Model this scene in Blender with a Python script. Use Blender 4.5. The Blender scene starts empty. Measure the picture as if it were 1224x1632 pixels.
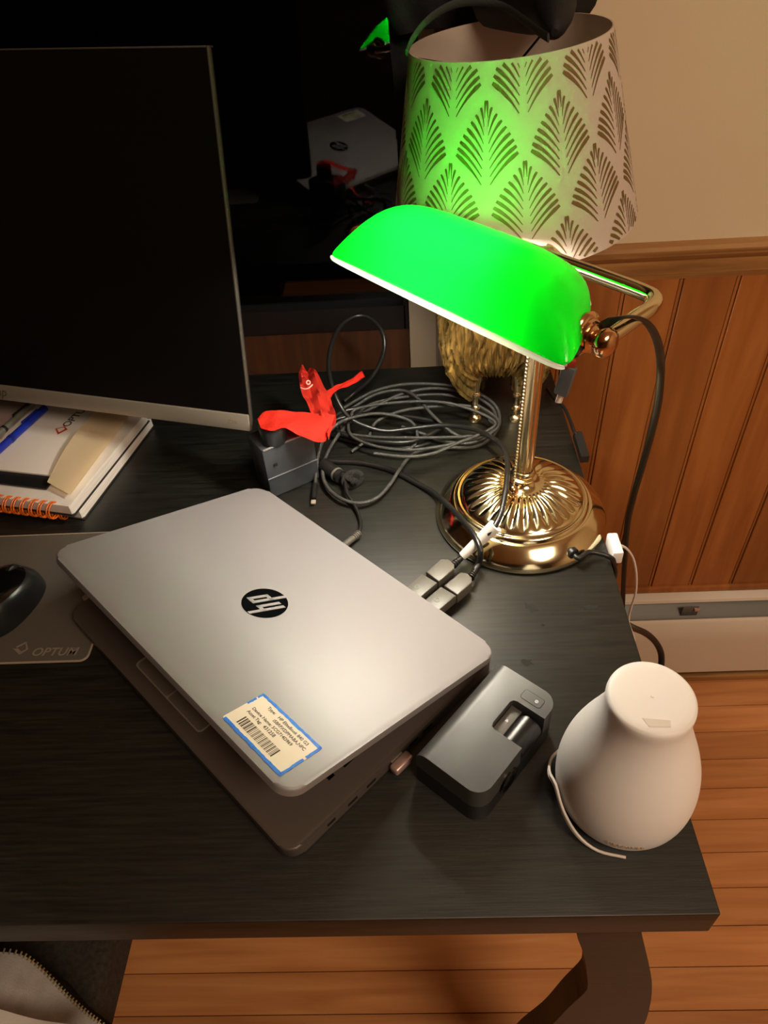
import bpy, bmesh, math, random
import numpy as np
from mathutils import Vector, Matrix
random.seed(7)
PI = math.pi; R = math.radians
C = bpy.context.scene.collection

# ------------------------------------------------------------------ camera, world, lights, exposure
F_PX = 1152.2; PITCH, YAW, ROLL = R(42.475), R(-3.059), R(-4.2526)
CAM = Vector((0, 0, 1.295)); DESK = 0.75
fw = Vector((math.sin(YAW)*math.cos(PITCH), math.cos(YAW)*math.cos(PITCH), -math.sin(PITCH)))
rt = Vector((math.cos(YAW), -math.sin(YAW), 0)); up = rt.cross(fw)
rt2 = math.cos(ROLL)*rt + math.sin(ROLL)*up; up2 = -math.sin(ROLL)*rt + math.cos(ROLL)*up
cd = bpy.data.cameras.new('camera'); cam = bpy.data.objects.new('camera', cd); C.objects.link(cam)
cd.sensor_fit = 'HORIZONTAL'; cd.sensor_width = 36; cd.lens = 36*F_PX/1224; cd.clip_start = .02
cam.matrix_world = Matrix(((rt2.x, up2.x, -fw.x, CAM.x), (rt2.y, up2.y, -fw.y, CAM.y), (rt2.z, up2.z, -fw.z, CAM.z), (0, 0, 0, 1)))
sc = bpy.context.scene; sc.camera = cam
sc.view_settings.view_transform = 'Standard'; sc.view_settings.look = 'None'; sc.view_settings.gamma = 1
sc.view_settings.use_curve_mapping = False
sc.view_settings.exposure = 0.42
w = bpy.data.worlds.new('world'); sc.world = w; w.use_nodes = True
w.node_tree.nodes['Background'].inputs[0].default_value = (.02, .018, .02, 1)
w.node_tree.nodes['Background'].inputs[1].default_value = .02
BULB = 185.0          # emission of the desk lamp's tube
ROOM = 23.0           # ceiling fixture
def area(name, loc, tgt, size, power, col):
    l = bpy.data.lights.new(name, 'AREA'); l.energy = power; l.color = col; l.shape = 'DISK'; l.size = size
    o = bpy.data.objects.new(name, l); C.objects.link(o); o.location = loc
    o.rotation_euler = (Vector(tgt)-Vector(loc)).to_track_quat('-Z', 'Y').to_euler(); return o
area('ceiling_lamp_light', (.9, -.75, 2.36), (.6, .2, 0), .9, ROOM, (1, .78, .56))

def ray(px, py):
    return rt2*((px-612)/F_PX) - up2*((py-816)/F_PX) + fw
def at(px, py, z=0.0):            # measured point on the horizontal plane z above the desk
    d = ray(px, py); t = (DESK+z-CAM.z)/d.z; return CAM + d*t
def aty(px, py, y):               # measured point on the vertical plane y
    d = ray(px, py); return CAM + d*(y/d.y)

# ------------------------------------------------------------------ materials
def lin(c):
    if isinstance(c, str): c = tuple(int(c[i:i+2], 16)/255 for i in (0, 2, 4))
    return tuple(x/12.92 if x <= .04045 else ((x+.055)/1.055)**2.4 for x in c) + (1,)
MATS = {}
def mat(name, col, rough=.5, metal=0., ior=1.5, bump=0, bscale=200, coat=0, var=None, stretch=(1, 1, 1), vscale=30, sheen=0, detail=4, emit=None):
    if name in MATS: return MATS[name]
    m = bpy.data.materials.new(name); m.use_nodes = True; nt = m.node_tree; b = nt.nodes['Principled BSDF']
    b.inputs['Base Color'].default_value = lin(col); b.inputs['Roughness'].default_value = rough
    b.inputs['Metallic'].default_value = metal; b.inputs['IOR'].default_value = ior
    if coat: b.inputs['Coat Weight'].default_value = coat; b.inputs['Coat Roughness'].default_value = .05
    if sheen: b.inputs['Sheen Weight'].default_value = sheen
    if emit: b.inputs['Emission Color'].default_value = lin(emit[0]); b.inputs['Emission Strength'].default_value = emit[1]
    tc = nt.nodes.new('ShaderNodeTexCoord')
    if var or bump:
        mp = nt.nodes.new('ShaderNodeMapping'); mp.inputs['Scale'].default_value = stretch
        nt.links.new(tc.outputs['Object'], mp.inputs['Vector'])
        if var:
            n = nt.nodes.new('ShaderNodeTexNoise'); n.inputs['Scale'].default_value = vscale; n.inputs['Detail'].default_value = detail
            nt.links.new(mp.outputs[0], n.inputs['Vector'])
            r = nt.nodes.new('ShaderNodeValToRGB'); r.color_ramp.elements[0].position = .32; r.color_ramp.elements[1].position = .68
            r.color_ramp.elements[0].color = lin(var[0]); r.color_ramp.elements[1].color = lin(var[1])
            nt.links.new(n.outputs['Fac'], r.inputs[0]); nt.links.new(r.outputs[0], b.inputs['Base Color'])
        if bump:
            n2 = nt.nodes.new('ShaderNodeTexNoise'); n2.inputs['Scale'].default_value = bscale; n2.inputs['Detail'].default_value = detail
            nt.links.new(mp.outputs[0], n2.inputs['Vector'])
            bp = nt.nodes.new('ShaderNodeBump'); bp.inputs['Strength'].default_value = bump; bp.inputs['Distance'].default_value = .001
            nt.links.new(n2.outputs['Fac'], bp.inputs['Height']); nt.links.new(bp.outputs[0], b.inputs['Normal'])
    MATS[name] = m; return m

black_wood = mat('black_brown_wood', '1c1914', .44, ior=1.55, var=('080907', '20211b'), stretch=(3, 55, 30), vscale=7, bump=.08, bscale=14, detail=8)
brass = mat('polished_brass', 'efe2bc', .13, 1)
brass_soft = mat('brushed_brass', 'e2cda0', .2, 1)
gold_body = mat('antique_gold', 'c4a568', .36, .85, bump=.8, bscale=2.2, var=('4a3a1a', 'd0ac66'), stretch=(110, 110, 22), vscale=1.3)
alu = mat('silver_aluminium', '979496', .54, .28)
alu_dark = mat('grey_aluminium', '8a8078', .4, .8)
chrome_black = mat('mirror_black', '30363a', .08, .9)
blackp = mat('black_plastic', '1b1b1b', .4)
greyp = mat('charcoal_plastic', '424240', .4)
glossy_black = mat('glossy_black', '0a0a0b', .12)
rubber = mat('black_rubber', '1a1a19', .36)
braid = mat('braided_grey', '3a3a38', .45, bump=.9, bscale=900)
white_p = mat('matte_white_plastic', 'faf6f3', .42)
paper = mat('white_paper', 'e6dfda', .8)
page = mat('page_block', 'cfc6bf', .8, var=('d2cac4', 'ebe4de'), stretch=(1, 1, 60), vscale=20)
cream = mat('cream_paper', 'fcebcb', .8)
pinkp = mat('pinkish_paper', 'a5908c', .6)
orange = mat('orange_wire', 'e06a1c', .35)
bluep = mat('blue_plastic', '1c2fa6', .25)
silverp = mat('silver_plastic', '9a9a90', .3, .6)
plaster = mat('plaster_paint', 'e2cfb0', .85, bump=.12, bscale=120)
casing = mat('white_casing', 'a99c86', .6)
heaterm = mat('heater_enamel', 'dccdbb', .45)
heater_in = mat('heater_inner', '77736c', .5)
red = mat('red_cloth', 'f2301c', .75, bump=.3, bscale=300)
redd = mat('red_cloth_dark', 'b8281c', .8)
jersey = mat('grey_jersey', 'cbc6c3', .95, bump=.6, bscale=700, var=('c2bdba', 'd5d0cd'), vscale=60)
jersey_w = mat('white_lining', 'fbf8f4', .95, bump=.4, bscale=500)
darkcloth = mat('dark_upholstery', '2c261f', .9, bump=.6, bscale=500, var=('241f19', '3a332a'), vscale=200)
bagm = mat('navy_black_nylon', '0d0c13', .7, bump=.5, bscale=350)
strapm = mat('grey_green_webbing', '363e3b', .8, bump=.5, bscale=600)
tan = mat('tan_print', 'c9a582', .6)
ink = mat('printed_ink', '4c463e', .7)
lightink = mat('light_grey_print', '8c8174', .6)
stickerm = mat('sticker_paper', 'eee2cf', .6)
bluetape = mat('blue_sticker_border', '0f74e0', .55, var=('0a6be0', '1e83ea'), vscale=400)
orange_ink = mat('orange_red_ink', 'd2502c', .6)
padm = mat('taupe_mousepad', '575048', .7, bump=.4, bscale=900)
padedge = mat('pale_stitched_edge', 'a4937f', .7)
screenm = mat('dark_screen', '0b0a09', .3)
bezel = mat('silver_bezel', 'a39a8c', .4, .5)
stain = mat('matte_stain', '14130e', .85)
whitelbl = mat('white_tag', 'efeae2', .6)
led = mat('white_led', 'dfe4f0', .5)
pinkdongle = mat('rose_metal', 'c8a8a0', .35, .5)
leaf = mat('bronze_print', '7c6434', .55, .3)
dark_in = mat('dark_void', '060606', .8)
outside_m = mat('night_outside', '050505', .9)

def wood(name, c1, c2, c3, grain=(40, 40, 3), board=None, rough=.4, wscale=1.0):
    m = bpy.data.materials.new(name); m.use_nodes = True; nt = m.node_tree; b = nt.nodes['Principled BSDF']
    b.inputs['Roughness'].default_value = rough
    tc = nt.nodes.new('ShaderNodeTexCoord'); mp = nt.nodes.new('ShaderNodeMapping'); mp.inputs['Scale'].default_value = grain
    nt.links.new(tc.outputs['Object'], mp.inputs['Vector'])
    n = nt.nodes.new('ShaderNodeTexNoise'); n.inputs['Scale'].default_value = wscale; n.inputs['Detail'].default_value = 6; n.inputs['Distortion'].default_value = .6
    nt.links.new(mp.outputs[0], n.inputs['Vector'])
    r = nt.nodes.new('ShaderNodeValToRGB'); e = r.color_ramp.elements
    e[0].position = .3; e[0].color = lin(c1); e[1].position = .72; e[1].color = lin(c3); k = e.new(.5); k.color = lin(c2)
    nt.links.new(n.outputs['Fac'], r.inputs[0]); out = r.outputs[0]
    if board:    # random tint per board using the axis and pitch of the boards
        ax, pitch, off = board
        s = nt.nodes.new('ShaderNodeSeparateXYZ'); nt.links.new(tc.outputs['Object'], s.inputs[0])
        a = nt.nodes.new('ShaderNodeMath'); a.operation = 'SUBTRACT'; nt.links.new(s.outputs[ax], a.inputs[0]); a.inputs[1].default_value = off
        d = nt.nodes.new('ShaderNodeMath'); d.operation = 'DIVIDE'; nt.links.new(a.outputs[0], d.inputs[0]); d.inputs[1].default_value = pitch
        fl = nt.nodes.new('ShaderNodeMath'); fl.operation = 'FLOOR'; nt.links.new(d.outputs[0], fl.inputs[0])
        wn = nt.nodes.new('ShaderNodeTexWhiteNoise'); wn.noise_dimensions = '1D'; nt.links.new(fl.outputs[0], wn.inputs['W'])
        mr = nt.nodes.new('ShaderNodeMapRange'); mr.inputs['To Min'].default_value = .82; mr.inputs['To Max'].default_value = 1.12
        nt.links.new(wn.outputs['Value'], mr.inputs['Value'])
        hs = nt.nodes.new('ShaderNodeHueSaturation'); nt.links.new(out, hs.inputs['Color']); nt.links.new(mr.outputs[0], hs.inputs['Value'])
        out = hs.outputs[0]
    nt.links.new(out, b.inputs['Base Color'])
    bp = nt.nodes.new('ShaderNodeBump'); bp.inputs['Strength'].default_value = .15; bp.inputs['Distance'].default_value = .0005
    nt.links.new(n.outputs['Fac'], bp.inputs['Height']); nt.links.new(bp.outputs[0], b.inputs['Normal'])
    return m
floor_wood = wood('oak_floor', 'c07c46', 'd08b54', 'dc9a62', (2.5, 40, 4), (1, .0568, .0075), .38, 1.4)
panel_wood = wood('stained_panelling', '8e5122', '9b5c2a', 'a86832', (30, 30, 2.2), (0, .0745, .2905), .42, 1.6)
rail_wood = wood('oak_rail', '6a4320', 'a87844', 'b88a56', (2.2, 30, 55), None, .45, 1.2)

def shade_mat(name, col, trans_col, mix, gloss):
    m = bpy.data.materials.new(name); m.use_nodes = True; nt = m.node_tree; nt.nodes.clear()
    o = nt.nodes.new('ShaderNodeOutputMaterial'); d = nt.nodes.new('ShaderNodeBsdfDiffuse'); t = nt.nodes.new('ShaderNodeBsdfTranslucent')
    d.inputs[0].default_value = col; t.inputs[0].default_value = trans_col
    mx = nt.nodes.new('ShaderNodeMixShader'); mx.inputs[0].default_value = mix
    nt.links.new(d.outputs[0], mx.inputs[1]); nt.links.new(t.outputs[0], mx.inputs[2]); out = mx.outputs[0]
    if gloss:
        g = nt.nodes.new('ShaderNodeBsdfGlossy'); g.inputs['Roughness'].default_value = .22
        fr = nt.nodes.new('ShaderNodeFresnel'); fr.inputs[0].default_value = 1.5
        m2 = nt.nodes.new('ShaderNodeMixShader'); nt.links.new(fr.outputs[0], m2.inputs[0]); nt.links.new(out, m2.inputs[1]); nt.links.new(g.outputs[0], m2.inputs[2]); out = m2.outputs[0]
    nt.links.new(out, o.inputs[0]); return m
green_glass = shade_mat('green_cased_glass', (.001, .42, .012, 1), (.0012, .95, .014, 1), .72, True)
white_glass = shade_mat('white_glass_lining', (.85, .85, .8, 1), (.92, .92, .88, 1), .6, False)
rim_glass = shade_mat('bright_white_rim', (.9, .9, .85, 1), (.95, .95, .92, 1), .85, False)
shade_fabric = shade_mat('cream_shade_fabric', lin('dccdc0'), lin('c8b8a4'), .15, False)
bulb_m = bpy.data.materials.new('warm_tube_light'); bulb_m.use_nodes = True
_b = bulb_m.node_tree.nodes['Principled BSDF']; _b.inputs['Base Color'].default_value = (1, .9, .75, 1)
_b.inputs['Emission Color'].default_value = (1, .91, .77, 1); _b.inputs['Emission Strength'].default_value = BULB
# window glass: thin pane, fresnel mirror over clear transmission
wg = bpy.data.materials.new('window_glass'); wg.use_nodes = True; nt = wg.node_tree; nt.nodes.clear()
_o = nt.nodes.new('ShaderNodeOutputMaterial'); _g = nt.nodes.new('ShaderNodeBsdfGlossy'); _g.inputs['Roughness'].default_value = .004
_t = nt.nodes.new('ShaderNodeBsdfTransparent'); _t.inputs[0].default_value = (.6, .62, .62, 1)
_f = nt.nodes.new('ShaderNodeFresnel'); _f.inputs[0].default_value = 1.5; _m = nt.nodes.new('ShaderNodeMixShader')
nt.links.new(_f.outputs[0], _m.inputs[0]); nt.links.new(_t.outputs[0], _m.inputs[1]); nt.links.new(_g.outputs[0], _m.inputs[2]); nt.links.new(_m.outputs[0], _o.inputs[0])

# ------------------------------------------------------------------ mesh helpers
I4 = Matrix.Identity(4)
def frame(x, y, z, o):
    x, y, z, o = map(Vector, (x, y, z, o))
    return Matrix(((x.x, y.x, z.x, o.x), (x.y, y.y, z.y, o.y), (x.z, y.z, z.z, o.z), (0, 0, 0, 1)))
def rz(a, o=(0, 0, 0)): return Matrix.Translation(Vector(o)) @ Matrix.Rotation(a, 4, 'Z')
def link(name, bm, mats, parent=None, smooth=True, angle=40, kind=None):
    me = bpy.data.meshes.new(name); bmesh.ops.recalc_face_normals(bm, faces=bm.faces[:]) if name not in NORECALC else None
    if smooth:
        for f in bm.faces: f.smooth = True
        for e in bm.edges:
            if len(e.link_faces) == 2 and e.calc_face_angle(0) > R(angle): e.smooth = False
    bm.to_mesh(me); bm.free()
    for m in (mats if isinstance(mats, (list, tuple)) else [mats]): me.materials.append(m)
    o = bpy.data.objects.new(name, me); C.objects.link(o)
    if parent is not None:
        o.parent = parent; o.matrix_parent_inverse = Matrix.Translation(-Vector(parent['base'])) if 'base' in parent else I4
    if kind: o['kind'] = kind
    return o
NORECALC = set()
def thing(name, label, cat, loc, group=None):
    o = bpy.data.objects.new(name, None); C.objects.link(o); o.location = loc; o.empty_display_size = .02
    o['base'] = list(loc); o['label'] = label; o['category'] = cat
    if group: o['group'] = group
    return o
def tag(o, label, cat, group=None):
    o['label'] = label; o['category'] = cat
    if group: o['group'] = group
    return o
def B(): return bmesh.new()
def box(bm, c, s, xf=I4, bev=0, mi=0, seg=2):
    r = bmesh.ops.create_cube(bm, size=1, matrix=xf @ Matrix.Translation(Vector(c)) @ Matrix.Diagonal((s[0], s[1], s[2], 1)))
    vs = r['verts']; fs = list({f for v in vs for f in v.link_faces})
    for f in fs: f.material_index = mi
    if bev:
        es = list({e for v in vs for e in v.link_edges})
        rr = bmesh.ops.bevel(bm, geom=es, offset=bev, segments=seg, affect='EDGES', profile=.5)
        for f in rr['faces']: f.material_index = mi
def rrect(w_, h_, r, n=8, cx=0, cy=0):
    pts = []
    for sx, sy, a0 in ((1, 1, 0), (-1, 1, 90), (-1, -1, 180), (1, -1, 270)):
        for i in range(n+1):
            a = R(a0+90*i/n); pts.append((cx+sx*(w_/2-r)+r*math.cos(a), cy+sy*(h_/2-r)+r*math.sin(a)))
    return pts
def prism(bm, pts, z0, z1, xf=I4, bev=0, mi=0, seg=3, bot=False):
    vs0 = [bm.verts.new(xf @ Vector((p[0], p[1], z0))) for p in pts]; vs1 = [bm.verts.new(xf @ Vector((p[0], p[1], z1))) for p in pts]
    n = len(pts); fs = [bm.faces.new(vs1), bm.faces.new(vs0[::-1])]
    for i in range(n): fs.append(bm.faces.new((vs0[i], vs0[(i+1) % n], vs1[(i+1) % n], vs1[i])))
    for f in fs: f.material_index = mi
    if bev:
        es = list(fs[0].edges) + (list(fs[1].edges) if bot else [])
        rr = bmesh.ops.bevel(bm, geom=es, offset=bev, segments=seg, affect='EDGES', profile=.5)
        for f in rr['faces']: f.material_index = mi
def lathe(bm, prof, seg=48, xf=I4, mod=None, mi=0, close=True):
    rings = []
    for r, z in prof:
        if r < 1e-6: rings.append([bm.verts.new(xf @ Vector((0, 0, z)))]); continue
        ring = []
        for k in range(seg):
            a = 2*PI*k/seg; rr, zz = (r, z) if mod is None else mod(r, z, a)
            ring.append(bm.verts.new(xf @ Vector((rr*math.cos(a), rr*math.sin(a), zz))))
        rings.append(ring)
    for a, b in zip(rings, rings[1:]):
        for k in range(seg):
            k2 = (k+1) % seg
            if len(a) == 1 and len(b) == 1: continue
            if len(a) == 1: f = bm.faces.new((a[0], b[k2], b[k]))
            elif len(b) == 1: f = bm.faces.new((a[k], a[k2], b[0]))
            else: f = bm.faces.new((a[k], a[k2], b[k2], b[k]))
            f.material_index = mi
def spline(pts, step=.004):
    P = [Vector(p) for p in pts]; P = [P[0]*2-P[1]] + P + [P[-1]*2-P[-2]]; out = []
    for i in range(1, len(P)-2):
        n = max(2, int((P[i+1]-P[i]).length/step))
        for k in range(n):
            t = k/n; a, b, c, d = P[i-1], P[i], P[i+1], P[i+2]
            out.append(.5*((2*b)+(-a+c)*t+(2*a-5*b+4*c-d)*t*t+(-a+3*b-3*c+d)*t**3))
    out.append(P[-2]); return out
def tube(bm, pts, r, seg=10, sm=True, step=.004, flat=None, cap=True, mi=0, upv=None):
    P = spline(pts, step) if sm else [Vector(p) for p in pts]
    t = (P[1]-P[0]).normalized(); nrm = t.orthogonal().normalized()
    if upv is not None: nrm = (Vector(upv)-t*t.dot(Vector(upv))).normalized()
    rings = []; n = len(P)
    for i, p in enumerate(P):
        t2 = (P[min(i+1, n-1)]-P[max(i-1, 0)]).normalized()
        q = t.rotation_difference(t2); nrm = q @ nrm; t = t2
        if upv is not None:
            c_ = Vector(upv)-t*t.dot(Vector(upv))
            if c_.length > .15: nrm = c_.normalized()
        bn = t.cross(nrm); rr = r(i/(n-1)) if callable(r) else r
        fx = flat if flat else 1
        rings.append([bm.verts.new(p+nrm*rr*math.cos(2*PI*k/seg)+bn*rr*fx*math.sin(2*PI*k/seg)) for k in range(seg)])
    for a, b in zip(rings, rings[1:]):
        for k in range(seg):
            f = bm.faces.new((a[k], a[(k+1) % seg], b[(k+1) % seg], b[k])); f.material_index = mi
    if cap: bm.faces.new(rings[0][::-1]).material_index = mi; bm.faces.new(rings[-1]).material_index = mi
def grid(bm, fn, nu, nv, closed_u=False, mi=0):
    V = [[bm.verts.new(fn(i/(nu if closed_u else nu-1), j/(nv-1))) for j in range(nv)] for i in range(nu)]
    for i in range(nu if closed_u else nu-1):
        for j in range(nv-1):
            bm.faces.new((V[i][j], V[(i+1) % nu][j], V[(i+1) % nu][j+1], V[i][j+1])).material_index = mi
    return V
def poly(bm, pts, mi=0): bm.faces.new([bm.verts.new(Vector(p)) for p in pts]).material_index = mi
def text_bm(s, size, xf, bm=None, mi=0, bend=None, shear=0, space=1, extr=.00012, bold=0):
    cu = bpy.data.curves.new('lettering_curve', 'FONT'); cu.body = s; cu.size = size; cu.extrude = extr; cu.shear = shear; cu.space_character = space
    cu.resolution_u = 4; cu.offset = bold
    ob = bpy.data.objects.new('lettering_source', cu); C.objects.link(ob); bpy.context.view_layer.update()
    me = bpy.data.meshes.new_from_object(ob.evaluated_get(bpy.context.evaluated_depsgraph_get()))
    bpy.data.objects.remove(ob); bpy.data.curves.remove(cu)
    for v in me.vertices: v.co = bend(v.co) if bend else xf @ v.co
    b2 = bm or bmesh.new(); n0 = len(b2.faces); b2.from_mesh(me); b2.faces.ensure_lookup_table()
    for f in b2.faces[n0:]: f.material_index = mi
    bpy.data.meshes.remove(me); return b2

# ------------------------------------------------------------------ the room
def slab(name, x0, x1, y0, y1, z0, z1, m):
    b = B(); box(b, ((x0+x1)/2, (y0+y1)/2, (z0+z1)/2), (x1-x0, y1-y0, z1-z0)); return link(name, b, m, kind='structure', smooth=False)
WALL = .92; GLASS = 1.08
# floor: tongue-and-groove strips, each its own strip of the one floor mesh with real gaps
b = B(); off = .2915-.0568*60
for k in range(90):
    y0 = off+k*.0568
    if y0 > 1.15: break
    box(b, (0, y0+.0284, -.01), (4.2, .0568-.0014, .02))
box(b, (0, -.7, -.022), (4.2, 4.4, .006), mi=1)
link('floor', b, [floor_wood, dark_in], kind='structure', smooth=False)
slab('wall_back', .12, 2.1, WALL, WALL+.2, 0, 2.45, plaster)
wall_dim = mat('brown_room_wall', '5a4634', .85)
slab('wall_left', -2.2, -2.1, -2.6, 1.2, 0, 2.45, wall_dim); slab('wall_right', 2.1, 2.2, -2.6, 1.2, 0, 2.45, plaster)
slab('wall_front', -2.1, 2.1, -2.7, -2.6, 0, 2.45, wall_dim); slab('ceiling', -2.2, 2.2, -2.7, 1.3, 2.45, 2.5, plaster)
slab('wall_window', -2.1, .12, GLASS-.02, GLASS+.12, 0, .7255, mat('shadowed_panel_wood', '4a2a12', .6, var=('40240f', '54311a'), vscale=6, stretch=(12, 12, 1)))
slab('wall_lintel', -2.1, .12, GLASS-.02, GLASS+.12, 2.1, 2.45, plaster)
slab('trim_1', .0065, .0475, GLASS-.05, GLASS+.12, 0, 2.1, casing)
b = B()
box(b, (.0835, GLASS-.01, 1.05), (.071, .06, 2.1))
for x in (.055, .062, .069, .09, .104): tube(b, [(x, GLASS-.041, 0), (x, GLASS-.041, 2.1)], .0028, 8, sm=False)
link('trim_2', b, mat('fluted_casing', '84796c', .6), kind='structure')
# window
b = B()
z0, z1 = .7255, 2.1
box(b, (-1.0495, GLASS, z0+.02), (2.1, .05, .04)); box(b, (-1.0495, GLASS, z1-.02), (2.1, .05, .04))
box(b, (.0025, GLASS, (z0+z1)/2), (.008, .05, z1-z0)); box(b, (-2.07, GLASS, (z0+z1)/2), (.06, .05, z1-z0))
wfr = link('window_1', b, mat('black_window_frame', '050505', .6), kind='structure', smooth=False)
b = B(); box(b, (-1.02, GLASS+.003, (z0+z1)/2), (2.05, .004, z1-z0-.07)); link('window_pane', b, wg, wfr, smooth=False)
# chair rail
b = B(); prof = [(0, .857), (.010, .857), (.012, .862), (.014, .866), (.014, .884), (.019, .889), (.022, .893), (.022, .900), (.018, .904), (0, .904)]
V = [[b.verts.new((x, WALL-p, z)) for p, z in prof] for x in (.12, 2.1)]
for i in range(len(prof)): b.faces.new((V[0][i], V[0][(i+1) % len(prof)], V[1][(i+1) % len(prof)], V[1][i]))
b.faces.new(V[0]); b.faces.new(V[1][::-1]); link('trim_3', b, rail_wood, kind='structure', angle=25)
# beaded panelling under the rail
b = B(); pitch = .0745; x = .2905-pitch*2
while x < 2.1:
    a0, a1 = max(x+.0052, .12), min(x+pitch-.0015, 2.1)
    if a1 > a0: box(b, ((a0+a1)/2, WALL-.005, .545), (a1-a0, .009, .63), bev=.0008, seg=1)
    if x+.002 > .121 and x < 2.09: tube(b, [(x+.0018, WALL-.0062, .23), (x+.0018, WALL-.0062, .86)], .0026, 8, sm=False)
    x += pitch
box(b, (1.11, WALL-.0012, .545), (1.98, .002, .63), mi=1)
box(b, (1.11, WALL-.008, .236), (1.98, .014, .014), bev=.003)
link('trim_4', b, [panel_wood, mat('groove_shade', '3c1c06', .8)], kind='structure')
b = B(); box(b, (1.11, WALL-.006, .012), (1.98, .012, .024), bev=.003); box(b, (1.11, .866, .009), (1.98, .012, .018), bev=.004); link('baseboard_back', b, rail_wood, kind='structure')

# baseboard heater
ht = thing('baseboard_heater', 'long cream enamelled baseboard heater along the foot of the panelled wall', 'heater', (1.1, .88, .02))
b = B(); box(b, (1.11, WALL-.003, .125), (1.96, .004, .2)); link('back_panel', b, heater_in, ht)
b = B(); prof = [(WALL-.001, .2285), (.878, .2285), (.866, .222), (.8625, .214), (.8625, .207), (.8645, .207), (.8645, .213), (.8675, .220), (.879, .226), (WALL-.001, .226)]
prof = [(WALL-.001, .2300), (.896, .2270), (.891, .2245), (.8890, .2190), (.8902, .2188), (.8922, .2235), (.897, .2252), (WALL-.001, .2280)]
V = [[b.verts.new((x, y, z)) for y, z in prof] for x in (.13, 2.09)]
for i in range(len(prof)): b.faces.new((V[0][i], V[0][(i+1) % len(prof)], V[1][(i+1) % len(prof)], V[1][i]))
link('top_hood', b, heaterm, ht)
b = B(); prof = [(.8725, .192), (.868, .195), (.8625, .189), (.860, .14), (.861, .034), (.864, .032), (.864, .04), (.8632, .14), (.8655, .188), (.8715, .1905)]
V = [[b.verts.new((x, y, z)) for y, z in prof] for x in (.13, 2.09)]
for i in range(len(prof)): b.faces.new((V[0][i], V[0][(i+1) % len(prof)], V[1][(i+1) % len(prof)], V[1][i]))
link('front_cover', b, heaterm, ht)
b = B(); V = [[b.verts.new((x, y, z)) for y, z in ((.912, .212), (.885, .190), (.878, .186), (.878, .184), (.886, .188), (.914, .211))] for x in (.13, 2.09)]
for i in range(6): b.faces.new((V[0][i], V[0][(i+1) % 6], V[1][(i+1) % 6], V[1][i]))
link('damper', b, mat('dull_zinc', '6c6862', .5, .3), ht)
b = B(); box(b, (1.1, .89, .09), (1.94, .04, .05)); link('heating_element', b, mat('aluminium_fins', '606060', .5, .6, var=('303030', '909090'), stretch=(300, 1, 1), vscale=2), ht)
b = B(); pb = aty(1110, 968, .872)
box(b, (pb.x-.004, .882, .203), (.030, .003, .024), bev=.001); box(b, (pb.x+.006, .878, .211), (.010, .006, .005), bev=.001, mi=1)
link('hanger_bracket', b, [mat('dull_zinc', '8d8a80'), pinkdongle], ht)

# ------------------------------------------------------------------ desk
XR, YF, YB, XL = .199, .1775, .897, -1.15; TH = .034
dk = thing('desk', 'black-brown wooden desk with a thick top and curved legs', 'desk', (-.45, .53, 0))
b = B(); box(b, ((XL+XR)/2, (YF+YB)/2, DESK-TH/2), (XR-XL, YB-YF, TH), bev=.0012)
def blot(px, py, pts, s):
    c = at(px, py, 0); poly(b, [(c.x+x*s, c.y+y*s, DESK+.00025) for x, y in pts], 1)
blot(846, 968, [(-1, 1.6), (-.6, .6), (.2, .9), (1.2, .1), (1.4, -1.1), (.5, -.6), (0, -1.4), (-.5, -.4), (-1.1, -.2)], .0048)
blot(942, 968, [(-1.8, .2), (-.8, .7), (.6, .8), (1.7, .3), (1.2, -.6), (.2, -.5), (-.6, -.7), (-1.5, -.4)], .0042)
blot(840, 1056, [(-1.5, .5), (-.7, 1), (.2, .6), (1.2, .9), (.8, .1), (1.5, -.7), (.5, -.3), (0, -1), (-.8, -.6)], .004)
blot(865, 997, [(-1, 0), (0, .8), (1, .2), (.4, -.7)], .0022)
blot(960, 1086, [(-3, .1), (-1, .5), (1, .3), (3, .6), (1.5, 0), (0, -.3), (-2, -.2)], .003)
link('tabletop', b, [black_wood, stain], dk)
def desk_leg(px, py_, flip):
    b = B()   # S-curved board, profile in the x-z plane, extruded in y
    L = [(0, 0), (.003, -.0166), (.0136, -.06), (.0236, -.117), (.0268, -.140), (.0265, -.158), (.018, -.206), (.007, -.28), (-.012, -.36), (-.020, -.44), (-.010, -.54), (.004, -.63), (0, -.716)]
    Rr = [(.046, 0), (.0503, -.0187), (.066, -.0776), (.080, -.137), (.091, -.204), (.098, -.276), (.096, -.35), (.082, -.43), (.068, -.53), (.066, -.63), (.07, -.716)]
    pl = [(p.x, p.y) for p in spline([(x, zz, 0) for x, zz in L], .008)]; pr = [(p.x, p.y) for p in spline([(x, zz, 0) for x, zz in Rr], .008)]
    pts = [(px+flip*x, DESK-TH+zz) for x, zz in pl + pr[::-1]]
    xf = frame((1, 0, 0), (0, 0, 1), (0, 1, 0), (0, py_, 0))
    prism(b, pts, 0, .024, xf, bev=.003, bot=True); return link('leg', b, black_wood, dk)
desk_leg(.106, .1795, 1); desk_leg(.106, .80, 1); desk_leg(-1.05, .19, -1); desk_leg(-1.05, .80, -1)

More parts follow.
